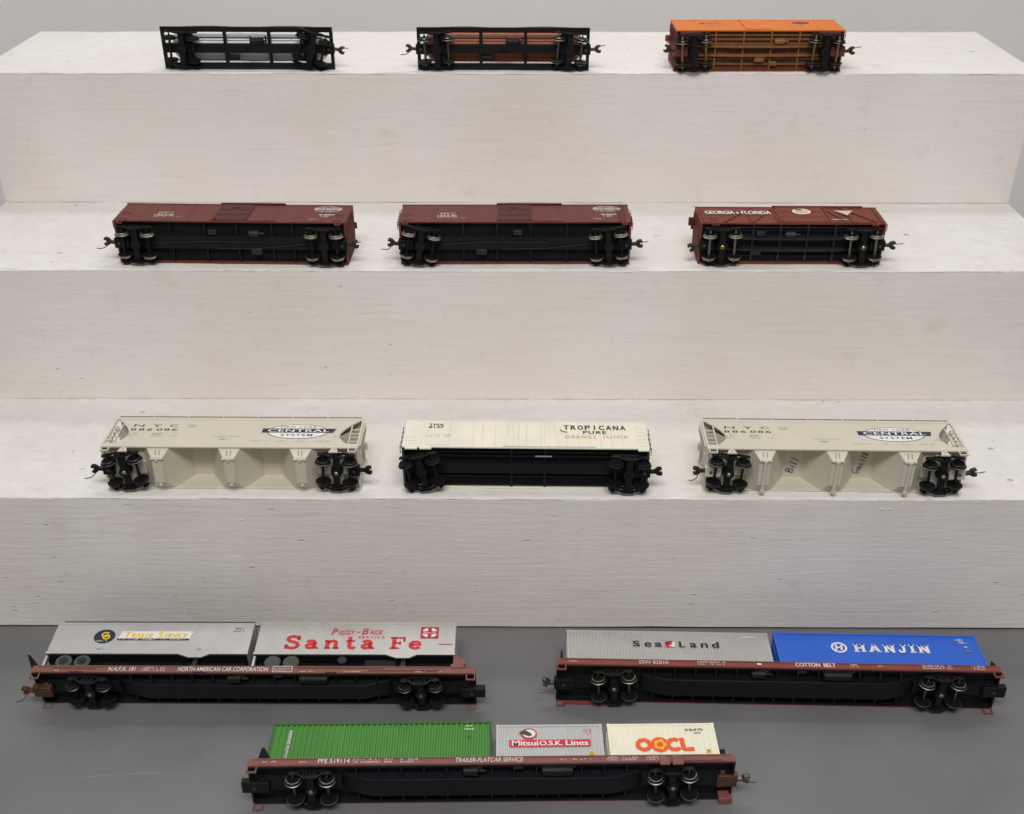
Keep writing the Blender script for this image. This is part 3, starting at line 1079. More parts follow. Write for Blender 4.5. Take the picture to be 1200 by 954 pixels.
b = B(); b.box(10, 16, -8, -4.5, OZ - 0.6, OZ + 3); b.obj('air_tank', WOODYL, car, bevel=0.5)
b = B(); b.box(-75, -70, -OW + 9, -OW + 13.5, OZ + 20, OZ + 23); b.obj('brake_platform', ORBROWN, car)
for sx in (-1, 1):
    b = B(); b.box(sx * 48, sx * 66, -OW + 1.5, -OW + 6.5, OZ - 2.0, OZ + 3); b.obj('bolster_end', ORBROWN, car)
    b = B(); b.box(sx * 48, sx * 66, -6, -1.6, OZ - 1.0, OZ + 3); b.obj('bolster_end', ORBROWN, car)
d = D(-OW)
d.ink(I_DKRED).text('M.D.T.', -47, -29, OZ + 22, OZ + 27, bold=0.02)
d.small(-47, -29, OZ + 12, OZ + 15, 1, 2)
d.small(30, 45, OZ + 13, OZ + 16, 1, 8, 0.6)
d.done('lettering', car)
d = D(-OW)
d.ink(I_DKRED).ell(38, OZ + 26, 7.5, 4.5)
d.done('emblem', car)

# ------------------------------------------------------------------ tank cars
def tank_car(label, cx, Ys, yaw, tank_m, trucks, coups, mirror=False):
    w, hl, z0 = 34.5, 71.5, 9
    car = new_car('tank_car', label, 'model train car', cx, Ys, yaw, z0, 3)
    b = B()
    b.box(-hl, hl, -w, -w + 4.2, z0, z0 + 1.5)
    b.obj('side_sill', BLACK, car)
    b = B()
    b.box(-hl, hl, -5.0, 0, z0, z0 + 3)  # lower sill widened so its dark shape stands for shade in the opening
    b.obj('side_sill', BLACK, car)
    for s in (-1, 1):
        b = B()
        b.box(s * hl, s * (hl - 2.6), -w + 4.2, -5.0, z0, z0 + 3)
        b.obj('end_sill', BLACK, car)
        b = B()
        b.box(s * (52 - 4), s * (52 + 5), -w + 4.2, -5.0, z0 + 0.6, z0 + 2.9)
        b.obj('body_bolster', BLACK, car)
        b = B()
        b.prism([(-6, z0 + 3), (-w + 6, z0 + 3), (-w + 8, z0 + 7), (-w / 2, z0 + 4), (-8, z0 + 7)], 'x', s * 46, s * 54)
        b.obj('tank_saddle', BLACK, car)
    b = B()
    b.box(-hl + 2.6, hl - 2.6, -w / 2 - 3.7, -w / 2 + 3.7, z0 - 0.8, z0 + 4)
    b.obj('center_sill', BLACK, car)
    for x in (-18.5, 18.5):
        b = B()
        b.box(x - 1.3, x + 1.3, -w + 4.2, -w / 2 - 3.7, z0 + 0.2, z0 + 2.8)
        b.obj('cross_bearer', BLACK, car)
        b = B()
        b.box(x - 1.3, x + 1.3, -w / 2 + 3.7, -5.0, z0 + 0.2, z0 + 2.8)
        b.obj('cross_bearer', BLACK, car)
    # long thin dark bar seen through the frame, rods, brake box
    b = B()
    b.box(-62, 62, -26.0, -24.8, z0 + 1.0, z0 + 1.6)
    b.obj('stringer', DKGREY, car)
    b = B()
    b.box(-62, 62, -7.6, -6.8, z0 + 0.6, z0 + 1.8)
    b.obj('train_pipe', DKGREY, car)
    b = B()
    b.lathe([(0, -6), (2.6, -5.4), (2.9, 4), (1, 5), (0, 6)], 'x', (9, -23, z0 + 0.6), 12)
    b.obj('brake_cylinder', BLACK, car)
    for xx in (2.2, 15.0):
        b = B(); b.box(xx, xx + 0.8, -27, -21, z0, z0 + 2.6)
        b.obj('cylinder_bracket', BLACK, car)
    b = B(); b.box(-19, -8, -11.5, -7.5, z0 - 0.5, z0 + 3); b.obj('air_reservoir', BLACK, car, bevel=0.8)
    b = B(); b.cyl((0, -w / 2, z0 - 0.8), 1.7, -1.6, 0, 'z', 12); b.obj('outlet_cap', BLACKM, car)
    # tank with domed ends, bands and dome
    zc, r = z0 + 15.5, 13.0
    b = B()
    prof = [(0, -66), (6, -65.4), (10.0, -63.6), (12.3, -61), (r, -58)] + [(r, x) for x in (-20, 20)] + [(r, 58), (12.3, 61), (10.0, 63.6), (6, 65.4), (0, 66)]
    b.lathe(prof, 'x', (0, -w / 2, zc), 36)
    b.obj('tank', tank_m, car)
    b = B()
    b.lathe([(8, r - 1), (8, r + 7), (6, r + 8.6), (0, r + 9)], 'z', (0, -w / 2, zc), 24)
    b.obj('dome', tank_m, car)
    for x in (-36, 0, 36):
        b = B()
        b.lathe([(r + 0.05, x - 0.9), (r + 0.35, x - 0.9), (r + 0.35, x + 0.9), (r + 0.05, x + 0.9)], 'x', (0, -w / 2, zc), 36)
        b.obj('tank_band', tank_m, car)
    # wire handrails bowing out along both sides
    for ya, sg in ((-w + 1, -1), (-1.5, 0)):
        for (xa, xb) in ((-62, -3), (2, 66)):
            pts = []
            for k in range(13):
                t = k / 12
                pts.append((xa + (xb - xa) * t, ya + sg * 0.6 * math.sin(math.pi * t) ** 0.8, zc - 13 + 2 * math.sin(math.pi * t)))
            pts = [(xa, ya, z0 + 3)] + pts + [(xb, ya, z0 + 3)]
            wire(car, 'handrail', pts, 0.32, BLACK)
    for kw in trucks: truck(car, w=w, **kw)
    for kw in coups: coupler(car, w=w, **kw)
    return car


tank_car('black framed tank car with silver tank, left end of the top step', -214.7, 294.8, -1.0, TANKSIL,
         [dict(x=-54, rot=2, tread=BLACK, axle=BLACK, face=BLACKM, screw=None), dict(x=54, rot=16, tread=BLACK, axle=BLACK, face=BLACKM, screw=None)],
         [dict(x=71, s=1, ang=10, m=RUST)])
tank_car('black framed tank car with rust-orange tank, centre of the top step', -1.9, 292.6, -0.8, TANKOR,
         [dict(x=-55, rot=-2, tread=DKSTEEL, axle=DKSTEEL, face=NAVYBLK, screw=None), dict(x=55, rot=4, tread=STEEL, axle=DKSTEEL, face=NAVYBLK, screw=None)],
         [dict(x=-71, s=-1, m=RUST, ang=5), dict(x=71, s=1, m=RUST, ang=-5)])

# ------------------------------------------------------------------ grey covered hoppers
def hopper(label, cx, Ys, yaw, trucks, coups, style):
    w, hl, zu, top = 36, 92, 13, 53
    car = new_car('covered_hopper', label, 'model train car', cx, Ys, yaw, zu, 1, 0, 'grey covered hoppers')
    cut = [(85, 18), (81.5, 20), (78, 25), (76.8, 29), (77.2, 33), (80, 39), (84.5, 45), (89, 50)]
    for y0, y1 in ((-w, -w + 1.1), (-1.1, 0)):
        b = B()
        b.prism([(-x, z) for x, z in reversed(cut)] + cut, 'y', y0, y1)
        b.obj('side_wall', HOPGREY, car)
        yo = y0 - 0.5 if y0 == -w else y0 + 0.5
        yo2 = y1 - 0.5 if y0 == -w else y1
        b = B(); b.box(-hl, hl, yo if y0 == -w else y0, y1 if y0 == -w else y1, zu, zu + 5)
        b.obj('side_sill', HOPGREY, car, bevel=0.4)
        b = B(); b.box(-hl + 1, hl - 1, yo if y0 == -w else y0, y1, top - 3, top)
        b.obj('top_chord', HOPGREY, car, bevel=0.3)
    # roof with running boards whose edge shows as a broken line
    b = B()
    b.prism([(-0.2, top), (-w + 0.2, top), (-w + 4, top + 2.4), (-w / 2, top + 3.4), (-4, top + 2.4)], 'x', -hl + 2, hl - 2)
    b.obj('roof', HOPGREY, car)
    for k in range(7):
        xa = -hl + 2 + k * 25.8
        b = B(); b.box(xa, xa + 24.9, -w - 0.5, -w + 3.6, top + 0.4, top + 1.3)
        b.obj('running_board', HOPDARK, car)
    # bottom sheet: slopes, ridges and three bays
    hw, zb, zr, rid = 4.2, 8.2, 30.0, 6.8
    bays = (-51, 0, 51)
    b = B()
    prof = [(-90, 44), (-68, 21), (-59, 13.6)]
    for i, c in enumerate(bays):
        prof += [(c - hw, zb), (c + hw, zb)]
        if i < 2:
            m_ = (c + bays[i + 1]) / 2
            prof += [(m_ - rid, zr), (m_ + rid, zr)]
    prof += [(59, 13.6), (68, 21), (90, 44)]

    def inset(z, side):          # bays narrow towards the outlet
        t = max(0.0, min(1.0, (zu + 0.5 - z) / (zu + 0.5 - zb)))
        return t * (4.6 if side < 0 else 7.5)
    # resample so that the bend at the sill line is a real edge
    pr2 = []
    for (x0, z0), (x1, z1) in zip(prof[:-1], prof[1:]):
        pr2.append((x0, z0))
        if (z0 - (zu + 0.5)) * (z1 - (zu + 0.5)) < 0:
            t = (zu + 0.5 - z0) / (z1 - z0)
            pr2.append((x0 + (x1 - x0) * t, zu + 0.5))
    pr2.append(prof[-1])
    n = len(pr2)
    up = [(x, -w + 1.15 + inset(z, -1), z) for x, z in pr2]
    lo = [(x, -1.15 - inset(z, 1), z) for x, z in pr2]
    b._add(up + lo, [(i, i + 1, n + i + 1, n + i) for i in range(n - 1)])
    # cheeks of each bay
    for c in bays:
        idx = [i for i, (x, z) in enumerate(pr2) if abs(x - c) < 24 and z <= zu + 0.51]
        b.poly([up[i] for i in idx])
        b.poly([lo[i] for i in idx])
    b.obj('slope_sheet', HOPGREY, car)
    for c in bays:
        g = B()
        if style == 0:
            g.box(c - 4.1, c + 4.1, -w + 5.9, -8.9, zb - 0.9, zb - 0.02)
            g.box(c - 3.2, c + 3.2, -w + 7.0, -9.6, zb - 1.5, zb - 0.9)
            gg = g.obj('outlet_gate', HOPGREY, car, bevel=0.2)
            for yy in (-w + 7.2, -8.0):
                k_ = B(); k_.lathe([(0, -1.6), (0.9, -1.3), (1.2, 0)], 'z', (c, yy, zb - 1.2), 10); k_.obj('gate_knob', HOPGREY, gg)
            k_ = B(); k_.box(c - 4.4, c + 4.4, -w + 5.4, -w + 6.4, zb - 2.4, zb - 1.0); k_.obj('gate_bar', HOPGREY, gg)
        else:
            g.box(c - 4.1, c + 4.1, -w + 5.9, -8.9, zb - 0.8, zb - 0.02)
            gg = g.obj('outlet_gate', HOPGREY, car, bevel=0.2)
            k_ = B(); k_.lathe([(1.7, -w + 5.4), (1.7, -w + 7.0), (1.3, -w + 7.0), (1.3, -5.5), (1.8, -5.5), (1.8, -3.5)], 'y', (c, 0, zb - 1.6), 14)
            k_.obj('outlet_pipe', HOPGREY, gg)
            k_ = B(); k_.box(c - 4.4, c + 4.4, -w + 5.2, -w + 6.4, zb - 2.0, zb - 0.4); k_.obj('gate_bar', HOPGREY, gg)
        for q in (-1, 1):
            k_ = B(); k_.prism([(-w + 2.0, zb + 3.6), (-w + 4.4, zb + 1.0), (-w + 4.8, zb + 1.6), (-w + 2.4, zb + 4.4)], 'x', c + q * 1.3 - 0.25, c + q * 1.3 + 0.25); k_.obj('latch_rib', HOPDARK, gg)
    # end platforms, sills and ladders
    for s in (-1, 1):
        b = B(); b.box(s * hl, s * (hl - 1.6), -w + 1.1, -1.1, zu, zu + 5)
        b.obj('end_sill', HOPGREY, car, bevel=0.3)
        b = B(); b.box(s * (hl - 1), s * 62, -w / 2 - 4.5, -w / 2 + 4.5, zu + 0.4, zu + 4)
        b.obj('center_sill', HOPGREY, car)
        b = B(); b.prism([(s * 70, 13.6), (s * 80, 13.6), (s * 79, 17), (s * 71, 17)], 'y', -w + 5, -5)
        b.obj('body_bolster', HOPGREY, car)
        b = B(); b.box(s * (hl - 1.6), s * 60, -w + 1.15, -1.15, zu + 4.0, zu + 4.9)
        b.obj('end_platform', HOPGREY, car)
        for yy in (-w + 0.55, -0.55):
            b = B()
            b.box(s * hl, s * (hl - 1.5), yy - 0.55, yy + 0.55, zu + 5, top - 3)
            b.obj('corner_post', HOPGREY, car)
            b = B()
            b.box(s * (hl - 8.2), s * (hl - 7.4), yy - 0.5, yy + 0.5, zu + 5, top - 9)
            for k in range(4):
                z = zu + 9 + k * 5.2
                b.box(s * (hl - 1.5), s * (hl - 7.4), yy - 0.45, yy + 0.45, z, z + 0.7)
            b.obj('ladder', HOPGREY, car)
        b = B()
        for k in range(7):
            z = zu + 7 + k * 4.6
            b.tube([(s * (hl + 0.1), -w + 2, z), (s * (hl + 1.2), -w + 2, z), (s * (hl + 1.2), -w + 8, z), (s * (hl + 0.1), -w + 8, z)], 0.32, 5)
        b.box(s * (hl - 0.2), s * (hl + 1.0), -w + 1.2, -w + 2.2, zu + 5, top - 2)
        b.box(s * (hl - 0.2), s * (hl + 1.0), -w + 8.0, -w + 8.8, zu + 5, top - 2)
        b.obj('end_ladder', HOPGREY, car)
        b = B()
        b.box(s * (hl - 0.4), s * (hl + 2.6), -w + 12, -w + 17, zu + 24, zu + 27)
        b.obj('brake_housing', HOPGREY, car)
        stirrup(car, s * (hl - 4), w, zu, HOPGREY, 6.0, 3.6)
        b = B()
        x = s * 75
        b.prism([(x - 3.4, zu - 4.6), (x + 3.4, zu - 4.6), (x + 1.8, zu), (x - 1.8, zu)], 'y', -w + 0.4, -w + 1.4)
        b.cyl((x, 0, zu - 1.6), 0.9, -w - 0.4, -w + 0.4, 'y', 8)
        b.obj('jacking_bracket', HOPGREY, car)
    for kw in trucks: truck(car, w=w, **kw)
    for kw in coups: coupler(car, w=w, **kw)
    d = D(-w)
    d.ink(I_BLACK)
    z = 0
    for t, xa, xb in (('N', -77.5, -70), ('Y', -64, -57), ('C', -51, -45)):
        d.text(t, xa, xb, 40.2, 43.6, bold=0.005)
    xs = [-78.5, -72.5, -66.5, -59.5, -54, -48.5]
    for t, xa in zip('886086', xs):
        d.text(t, xa, xa + 4.2, 34.8, 37.9, bold=0.03)
    d.ink(I_GREY)
    d.small(-79, -71, 26.5, 32.5, 3, 3); d.small(-61, -52, 26.5, 32.5, 3, 4); d.small(-48, -40, 27, 29, 1, 5); d.small(-46, -42, 31, 32.8, 1, 6)
    d.text('50', -37, -32.5, 40.2, 42.4)
    d.ring(-34.8, 41.3, 3.4, 2.0, 0.3, 20)
    d.small(-16, 4, 26.8, 28.2, 1, 7); d.pg([(-13, 24.4), (-4, 24.4), (-8.5, 22.8)])
    for xa, xb, sd in ((11, 24, 8), (31, 38, 9), (46, 52, 10), (58, 70, 11), (78, 82, 12)):
        d.small(xa, xb, 20.8, 22.6, 1, sd)
    d.small(70.5, 88 - 5, 26.4, 29.4, 2, 13)
    for i_ in range(len(d.v)): d.v[i_] = (d.v[i_][0] + 1.4, d.v[i_][1], d.v[i_][2])
    d.done('lettering', car)
    e = D(-w)
    x, zz = 45.5, 34.5
    e.ink(I_NAVY, 0).ell(x, zz, 22.2, 9.8, 48)
    e.ink(I_WHITE, 1).ell(x, zz, 21.5, 9.2, 48)
    e.ink(I_NAVY, 2).pg([(x - 26, zz - 1.6), (x + 26, zz - 1.6), (x + 27.6, zz + 4.0), (x - 26, zz + 4.0)])
    e.ink(I_WHITE, 3).text('CENTRAL', x - 22, x + 23, zz - 0.5, zz + 3.0, bold=0.045, space=1.1)
    e.ink(I_NAVY, 2).text('NEW YORK', x - 13, x + 13, zz + 5.0, zz + 7.4, bold=0.01, space=1.25)
    e.text('SYSTEM', x - 11.5, x + 11.5, zz - 6.2, zz - 3.2, bold=0.02, space=1.25)
    e.done('emblem', car)
    return car


HT = dict(tread=DKSTEEL, axle=BLACK, face=BLACK, z0=4.2)
hopper('grey covered hopper with flat outlet gates, left end of the lowest step', -194.8, 10.5, -0.3,
       [dict(x=-76, rot=-7, **HT), dict(x=76, rot=3, **HT)],
       [dict(x=-91, s=-1, m=BLACK, ang=0, boxlen=7, z=12.0), dict(x=91, s=1, m=BLACK, ang=0, pin=False, boxlen=7, z=12.0)], 0)
car = hopper('grey covered hopper with handwriting on its slope sheets, right end of lowest step', 237.6, 8.8, -0.9,
             [dict(x=-76, rot=3, **HT), dict(x=76, rot=-2, **HT)],
             [dict(x=-91, s=-1, boxm=HOPGREY, ang=0, z=12.0), dict(x=91, s=1, boxm=HOPGREY, ang=-10, z=12.0)], 1)


# handwriting on the ridges between the bays (seen from below: plane z = 23, x right, y down)
def hand(strokes, x0, y0, k, ang, parent):
    b = B()
    ca, sa = math.cos(ang), math.sin(ang)
    for st in strokes:
        pts = []
        for u, v in st:
            X, Y = (u * ca - v * sa) * k, (u * sa + v * ca) * k
            pts.append((x0 + X, y0 - Y, 29.8))
        b.tube(pts, 0.27, 5)
    return b.obj('handwriting', I_BLACK, parent)


hB = [[(0, 0), (0, 1)], [(0, 1), (.4, .95), (.45, .7), (0, .52)], [(0, .52), (.5, .42), (.5, .1), (0, 0)],
      [(.85, 0), (.85, .5)], [(.85, .7), (.86, .76)], [(1.3, 0), (1.42, 1.05)], [(1.9, 0), (2.05, 1.05)]]
hG = [[(.5, .85), (.25, 1), (0, .7), (0, .25), (.25, 0), (.5, .15), (.5, .4), (.3, .4)],
      [(1.05, .5), (.8, .5), (.72, .2), (.9, 0), (1.08, .2), (1.08, .5)], [(1.08, .5), (1.15, 0)],
      [(1.75, .45), (1.5, .5), (1.42, .2), (1.6, 0), (1.8, .08)], [(2.25, 0), (2.35, 1)], [(2.75, 0), (2.88, 1)],
      [(3.3, .55), (3.55, .8), (3.3, 1.0), (3.2, .8), (3.5, .3), (3.3, 0), (3.15, .2), (3.3, .55)]]
hand(hB, -25, -5.0, 5.8, R(72), car)
hand(hG, 23.0, -4.6, 5.2, R(72), car)

# ------------------------------------------------------------------ cream refrigerator car
TW, TH, TZu = 36, 35, 11
car = boxcar('cream white refrigerator car with green lettering, between the two grey hoppers', 16.4, 11.3, -0.8, 1, 176.5, TW, TH, TZu, CREAM, BLACKM, None,
             [dict(x=-74, rot=-11, tread=BLACK, axle=BLACK, face=BLACK, screw=None), dict(x=74, rot=2, tread=BLACK, axle=BLACK, face=BLACK, screw=None)],
             [dict(x=88, s=1, m=BLACK, ang=-5, pin=False)], [], 4.4, end_m=DKGREEN, roof_m=CREAM,
             bearers=(-10, 14), beams=BLACK, name='refrigerator_car', walk=False)
for x in (-55, -38, -31, -22, 30, 38, 46, 54, 62, 70):
    b = B(); b.box(x - 0.3, x + 0.3, -TW - 0.22, -TW, TZu + 1.5, TZu + TH - 1.2); b.obj('panel_seam', CREAM2, car)
for (x0, x1) in ((-15, -11.5), (24, 20.5)):
    b = B(); b.prism([(x0 - 0.3, TZu + 1.5), (x0 + 0.3, TZu + 1.5), (x1 + 0.3, TZu + TH - 1.5), (x1 - 0.3, TZu + TH - 1.5)], 'y', -TW, -TW - 0.25); b.obj('panel_seam', CREAM2, car)
b = B(); b.box(-9, 17, -TW - 0.7, -TW - 0.02, TZu + 2.0, TZu + TH - 1.0); b.obj('plug_door', CREAM, car, bevel=0.3)
for x in (-5, 0.5, 11, 14):
    b = B(); b.box(x - 0.35, x + 0.35, -TW - 1.1, -TW - 0.7, TZu + 2.5, TZu + TH - 1.5); b.obj('door_rod', CREAM2, car)
b = B(); b.box(-16, 50, -TW - 0.9, -TW - 0.02, TZu + 0.4, TZu + 1.4); b.obj('door_track', CREAM, car)
for (x0, sx) in ((-86.5, 1), (80, 1)):
    b = B()
    for k in range(6 if x0 > 0 else 3):
        z = TZu + 3 + k * 4.6
        b.box(x0, x0 + 7, -TW - 0.5, -TW, z, z + 3.2)
    b.obj('ladder_panel', CREAM, car, bevel=0.2)
b = B(); b.box(-72, -55.5, -TW - 0.35, -TW, TZu + 2.5, TZu + 18); b.obj('side_plate', CREAM, car, bevel=0.2)
for x0, x1 in ((-86, -77), (-75.5, -67), (80, 88)):
    b = B(); b.box(x0, x1, -TW, -TW + 1.2, TZu - 2.4, TZu); b.obj('sill_step', CREAM, car, bevel=0.2)
for y in (-31, -27.5, -10.5, -3.2):
    b = B(); b.box(-62, 62, y - 0.4, y + 0.4, TZu + 0.9, TZu + 3.1); b.obj('stringer', BLACK, car)
b = B(); b.box(7, 19, -28.6, -27.9, TZu + 0.2, TZu + 0.85); b.obj('mould_mark', SILVER, car)
d = D(-TW - 0.3)
d.ink(I_GREEN)
d.text('TPIX', -71, -60, TZu + 28, TZu + 30.6, bold=0.03); d.text('8147', -71, -60, TZu + 24.6, TZu + 27.2, bold=0.03)
xs = [27.5 + 5.15 * k for k in range(9)]
for t, xa in zip('TROPICANA', xs):
    d.text(t, xa + (1.5 if t == 'I' else 0), xa + (2.6 if t == 'I' else 4.0), TZu + 24.2, TZu + 30, bold=0.035)
d.text('PURE', 41.5, 58.5, TZu + 18.6, TZu + 22.6, bold=0.035, space=1.2)
d.ink(I_OCHRE)
d.text('ORANGE', 28.2, 51, TZu + 12.6, TZu + 16.6, bold=0.025, space=1.2)
d.text('JUICE', 55.5, 73.6, TZu + 12.6, TZu + 16.6, bold=0.025, space=1.2)
d.ink(I_GREY).small(-72, -66.5, TZu + 12.4, TZu + 16.6, 2, 3); d.small(-65.5, -61, TZu + 12.4, TZu + 16.6, 2, 4); d.small(-59, -54, TZu + 12.4, TZu + 16.6, 2, 4)
d.done('lettering', car)
wire(car, 'loose_thread', [(25, -TW - 0.5, TZu + 24), (26.5, -TW - 0.8, TZu + 21), (30, -TW - 0.6, TZu + 20)], 0.3, I_GREEN)

# ------------------------------------------------------------------ long flat cars
def flat_car(label, cx, Ys, yaw, tilt, body, under, trucks, coups, steps=(-1, 1), name='flat_car', bridge=None):
    w, hl, zu, h = 36, 154.5, 8.5, 5.6
    l, r = pose(cx, Ys, yaw, zu, 0, tilt)
    l = (l[0], l[1], l[2] - zu * math.sin(R(tilt)))
    car = empty(name, label, 'model train car', l, r)
    for y0, y1 in ((-w, -w + 1.4), (-1.4, 0)):
        b = B(); b.box(-hl, hl, y0, y1, zu, zu + h)
        b.obj('side_sill', body, car, bevel=0.25)
        yo = y0 - 0.5 if y0 == -w else y1 + 0.0
        if y0 == -w:
            b = B(); b.box(-hl + 3, hl - 3, yo, y0 - 0.01, zu + h - 0.9, zu + h - 0.1); b.obj('sill_flange', body, car)
            b = B(); b.box(-hl + 3, hl - 3, yo + 0.2, y0 - 0.01, zu + 0.1, zu + 0.7); b.obj('sill_flange', body, car)
    for s in (-1, 1):
        b = B(); b.box(s * hl, s * (hl - 1.4), -w + 1.4, -1.4, zu, zu + h); b.obj('end_sill', under, car)
    b = B(); b.box(-hl + 1.4, hl - 1.4, -w + 1.4, -1.4, zu + 4.0, zu + h - 0.1); b.obj('deck', under, car)
    for y0 in (-w + 1.4, -2.3):
        b = B(); b.box(-hl + 1.4, hl - 1.4, y0, y0 + 0.9, zu - 0.35, zu + 4.0); b.obj('shade_liner', under, car)  # dark liner added to put shade on the inner face of the sills
    yc = -w / 2
    b = B()
    b.prism([(-96, zu + 4.0), (-92, zu + 1), (-76, zu - 3.2), (76, zu - 3.2), (92, zu + 1), (96, zu + 4.0)], 'y', yc - 7.5, yc + 7.5)
    b.obj('center_sill', under, car, bevel=0.3)
    for s in (-1, 1):
        b = B()
        b.box(s * 96, s * (hl - 1.4), yc - 5, yc + 5, zu + 0.8, zu + 4.0)
        b.obj('draft_sill', under, car)
    b0 = B()
    b0.prism([(0, 0.4), (0, 4.0), (9.0, 4.0), (9.0, -1.4)], 'x', -0.6, 0.6)
    me = b0.mesh('cross_bearer', under)
    for k in range(13):
        x = -86 + k * 14.3
        put('cross_bearer', me, car, (x, -w + 1.5, zu))
        o = put('cross_bearer', me, car, (x, -1.5, zu), 180)
    b = B(); b.box(-90, 90, -w + 4.6, -w + 5.2, zu + 1.6, zu + 2.2); b.obj('train_pipe', under, car)
    # brake gear between sill and centre
    b = B(); b.lathe([(0, -7), (3.0, -6), (3.4, 3), (1.2, 4), (1, 8)], 'x', (-12, -w + 6.2, zu - 0.2), 14); b.obj('brake_cylinder', BLACK, car)
    b = B(); b.box(-14, -6, -w + 2.4, -w + 5.4, zu - 0.4, zu + 2.6); b.obj('brake_valve', DKGREY, car, bevel=0.5)
    b = B(); b.box(14, 20, -w + 2.2, -w + 5.2, zu - 0.4, zu + 2.8); b.obj('brake_valve', DKGREY, car, bevel=0.5)
    b = B(); b.lathe([(0, -11), (3.2, -10), (3.6, 0), (3.2, 9), (0, 10)], 'x', (42, -w + 6.4, zu - 0.4), 14); b.obj('air_reservoir', BLACK, car)
    b = B(); b.box(31, 53, -w + 2.2, -w + 3.6, zu - 0.6, zu + 0.2); b.box(38, 46, -w + 1.9, -w + 3.4, zu - 0.6, zu + 0.5); b.obj('reservoir_bracket', DKGREY, car)
    for s in steps:
        stirrup(car, s * (hl - 3.4), w, zu, body, 6.5, 4.4)
    for kw in trucks: truck(car, w=w, **kw)
    for kw in coups: coupler(car, w=w, **kw)
    if bridge:
        for s, y in bridge:
            b = B()
            x = s * (hl - 10)
            b.prism([(x - s * 5, zu + h), (x + s * 5, zu + h), (x + s * 4, zu + h + 12), (x + s * 2.2, zu + h + 12)], 'y', y, y + 9)
            b.obj('bridge_plate', BLACKM, car)
    return car, l, r


def on_car(l, r, x, y, z, extra=0.0):
    M = Matrix.Translation(l) @ Matrix.Rotation(r[2], 4, 'Z') @ Matrix.Rotation(r[0], 4, 'X')
    p = M @ Vector((x, y, z))
    return tuple(p), (r[0] + R(extra), r[1], r[2])


def container(label, cat, place, L, h, side_m, frame_m, pitch, depth, duty=0.5, post=1.6, width=28.4, name='shipping_container', smooth=0.0):
    l, r = place
    c = empty(name, label, cat, l, r)
    hl = L / 2
    w = width
    def corr(y, sgn, nm):
        b = B()
        n = int((L - 2 * post) / pitch)
        pt = (L - 2 * post) / n
        pts = []
        for k in range(n):
            x = -hl + post + k * pt
            q = pt * (1 - duty) / 4
            f = pt * duty / 2
            pts += [(x, y), (x + q * 2 - q, y), (x + q * 2, y - sgn * depth), (x + q * 2 + pt * duty - q, y - sgn * depth), (x + pt * duty + 2 * q, y)]
        pts.append((hl - post, y))
        n2 = len(pts)
        b._add([(p[0], p[1], 1.6) for p in pts] + [(p[0], p[1], h - 1.4) for p in pts],
               [(i, i + 1, n2 + i + 1, n2 + i) for i in range(n2 - 1)])
        b.obj(nm, side_m, c, recalc=False)
    corr(-w + 0.35, -1, 'corrugated_side')
    corr(-0.35, 1, 'corrugated_side')
    for z0, z1, nm in ((0, 1.6, 'bottom_rail'), (h - 1.4, h, 'top_rail')):
        for y0 in (-w, -0.9):
            b = B(); b.box(-hl, hl, y0, y0 + 0.9, z0, z1); b.obj(nm, frame_m, c)
    for s in (-1, 1):
        for y0 in (-w, -1.6):
            b = B(); b.box(s * hl, s * (hl - post), y0 + 0.02, y0 + 1.58, 1.6, h - 1.4); b.obj('corner_post', frame_m, c)
            for z0 in (-0.15, h - 1.75):
                b = B(); b.box(s * (hl + 0.15), s * (hl - 2.2), y0 - 0.12, y0 + 1.72, z0, z0 + 1.9); b.obj('corner_casting', frame_m, c)
        b = B(); b.box(s * (hl - 0.25), s * (hl - 0.8), -w + 1.5, -1.5, 0.2, h - 0.2); b.obj('end_wall', side_m, c)
        b = B()
        for y in (-w * 0.75, -w * 0.58, -w * 0.42, -w * 0.25):
            b.box(s * (hl - 0.25), s * (hl + 0.25), y - 0.3, y + 0.3, 1.0, h - 1.0)
        b.obj('locking_bars', frame_m, c)
    b = B(); b.box(-hl + 0.3, hl - 0.3, -w + 0.5, -0.5, h - 0.6, h - 0.05); b.obj('roof', side_m, c)
    b = B(); b.box(-hl + 0.3, hl - 0.3, -w + 0.6, -0.6, 0.15, 0.9); b.obj('floor', BLACKM, c)
    return c, -w - 0.05


FT = dict(frame=BLACK, tread=STEEL, face=BLACKM, axle=DKSTEEL, wb=10.7)
# --- front: five-unit deck with three containers
car, l, r = flat_car('long brown flat car at the very front carrying three containers', -5, -166.0, 1.0, 0, FLATBR, NAVYBLK,
                     [dict(x=-115, rot=0, **FT), dict(x=115, rot=-4, **FT)],
                     [dict(x=-154, s=-1, head=False, boxlen=12, proud=5.5, bw_=4.6), dict(x=152, s=1, m=DKSTEEL, boxm=RUST, boxlen=8, proud=5, bw_=5, ang=-4, z=10)],
                     bridge=[(-1, -33)], steps=(-1,))
b = B(); b.box(146, 154.6, -5.4, 0.2, 4.8, 12); b.obj('corner_bracket', FLATBR, car, bevel=0.4)
b = B(); b.box(106, 112.5, -37.6, -36.02, 5.5, 11.5); b.obj('side_bracket', FLATBR, car, bevel=0.4)
b = B(); b.box(114, 121, -37.6, -36.02, 5.5, 12.5); b.obj('side_bracket', FLATBR, car, bevel=0.4)
b = B(); b.box(122, 146, -37.0, -36.02, 9.0, 10.2); b.obj('side_rod', FLATBR, car)
b = B(); b.box(147, 150, -32, -22, 14.1, 22); b.obj('trailer_hitch', BLACKM, car)
d = D(-36.55, -1.1)
d.ink(I_OFFW)
d.text('PFE 519114', -110, -90, 10.6, 14.2, bold=0.015)
d.text('TRAILER-FLATCAR SERVICE', -23, 20, 10.4, 14.0, bold=0.01, shear=0.25)
d.ink(I_PINKW)
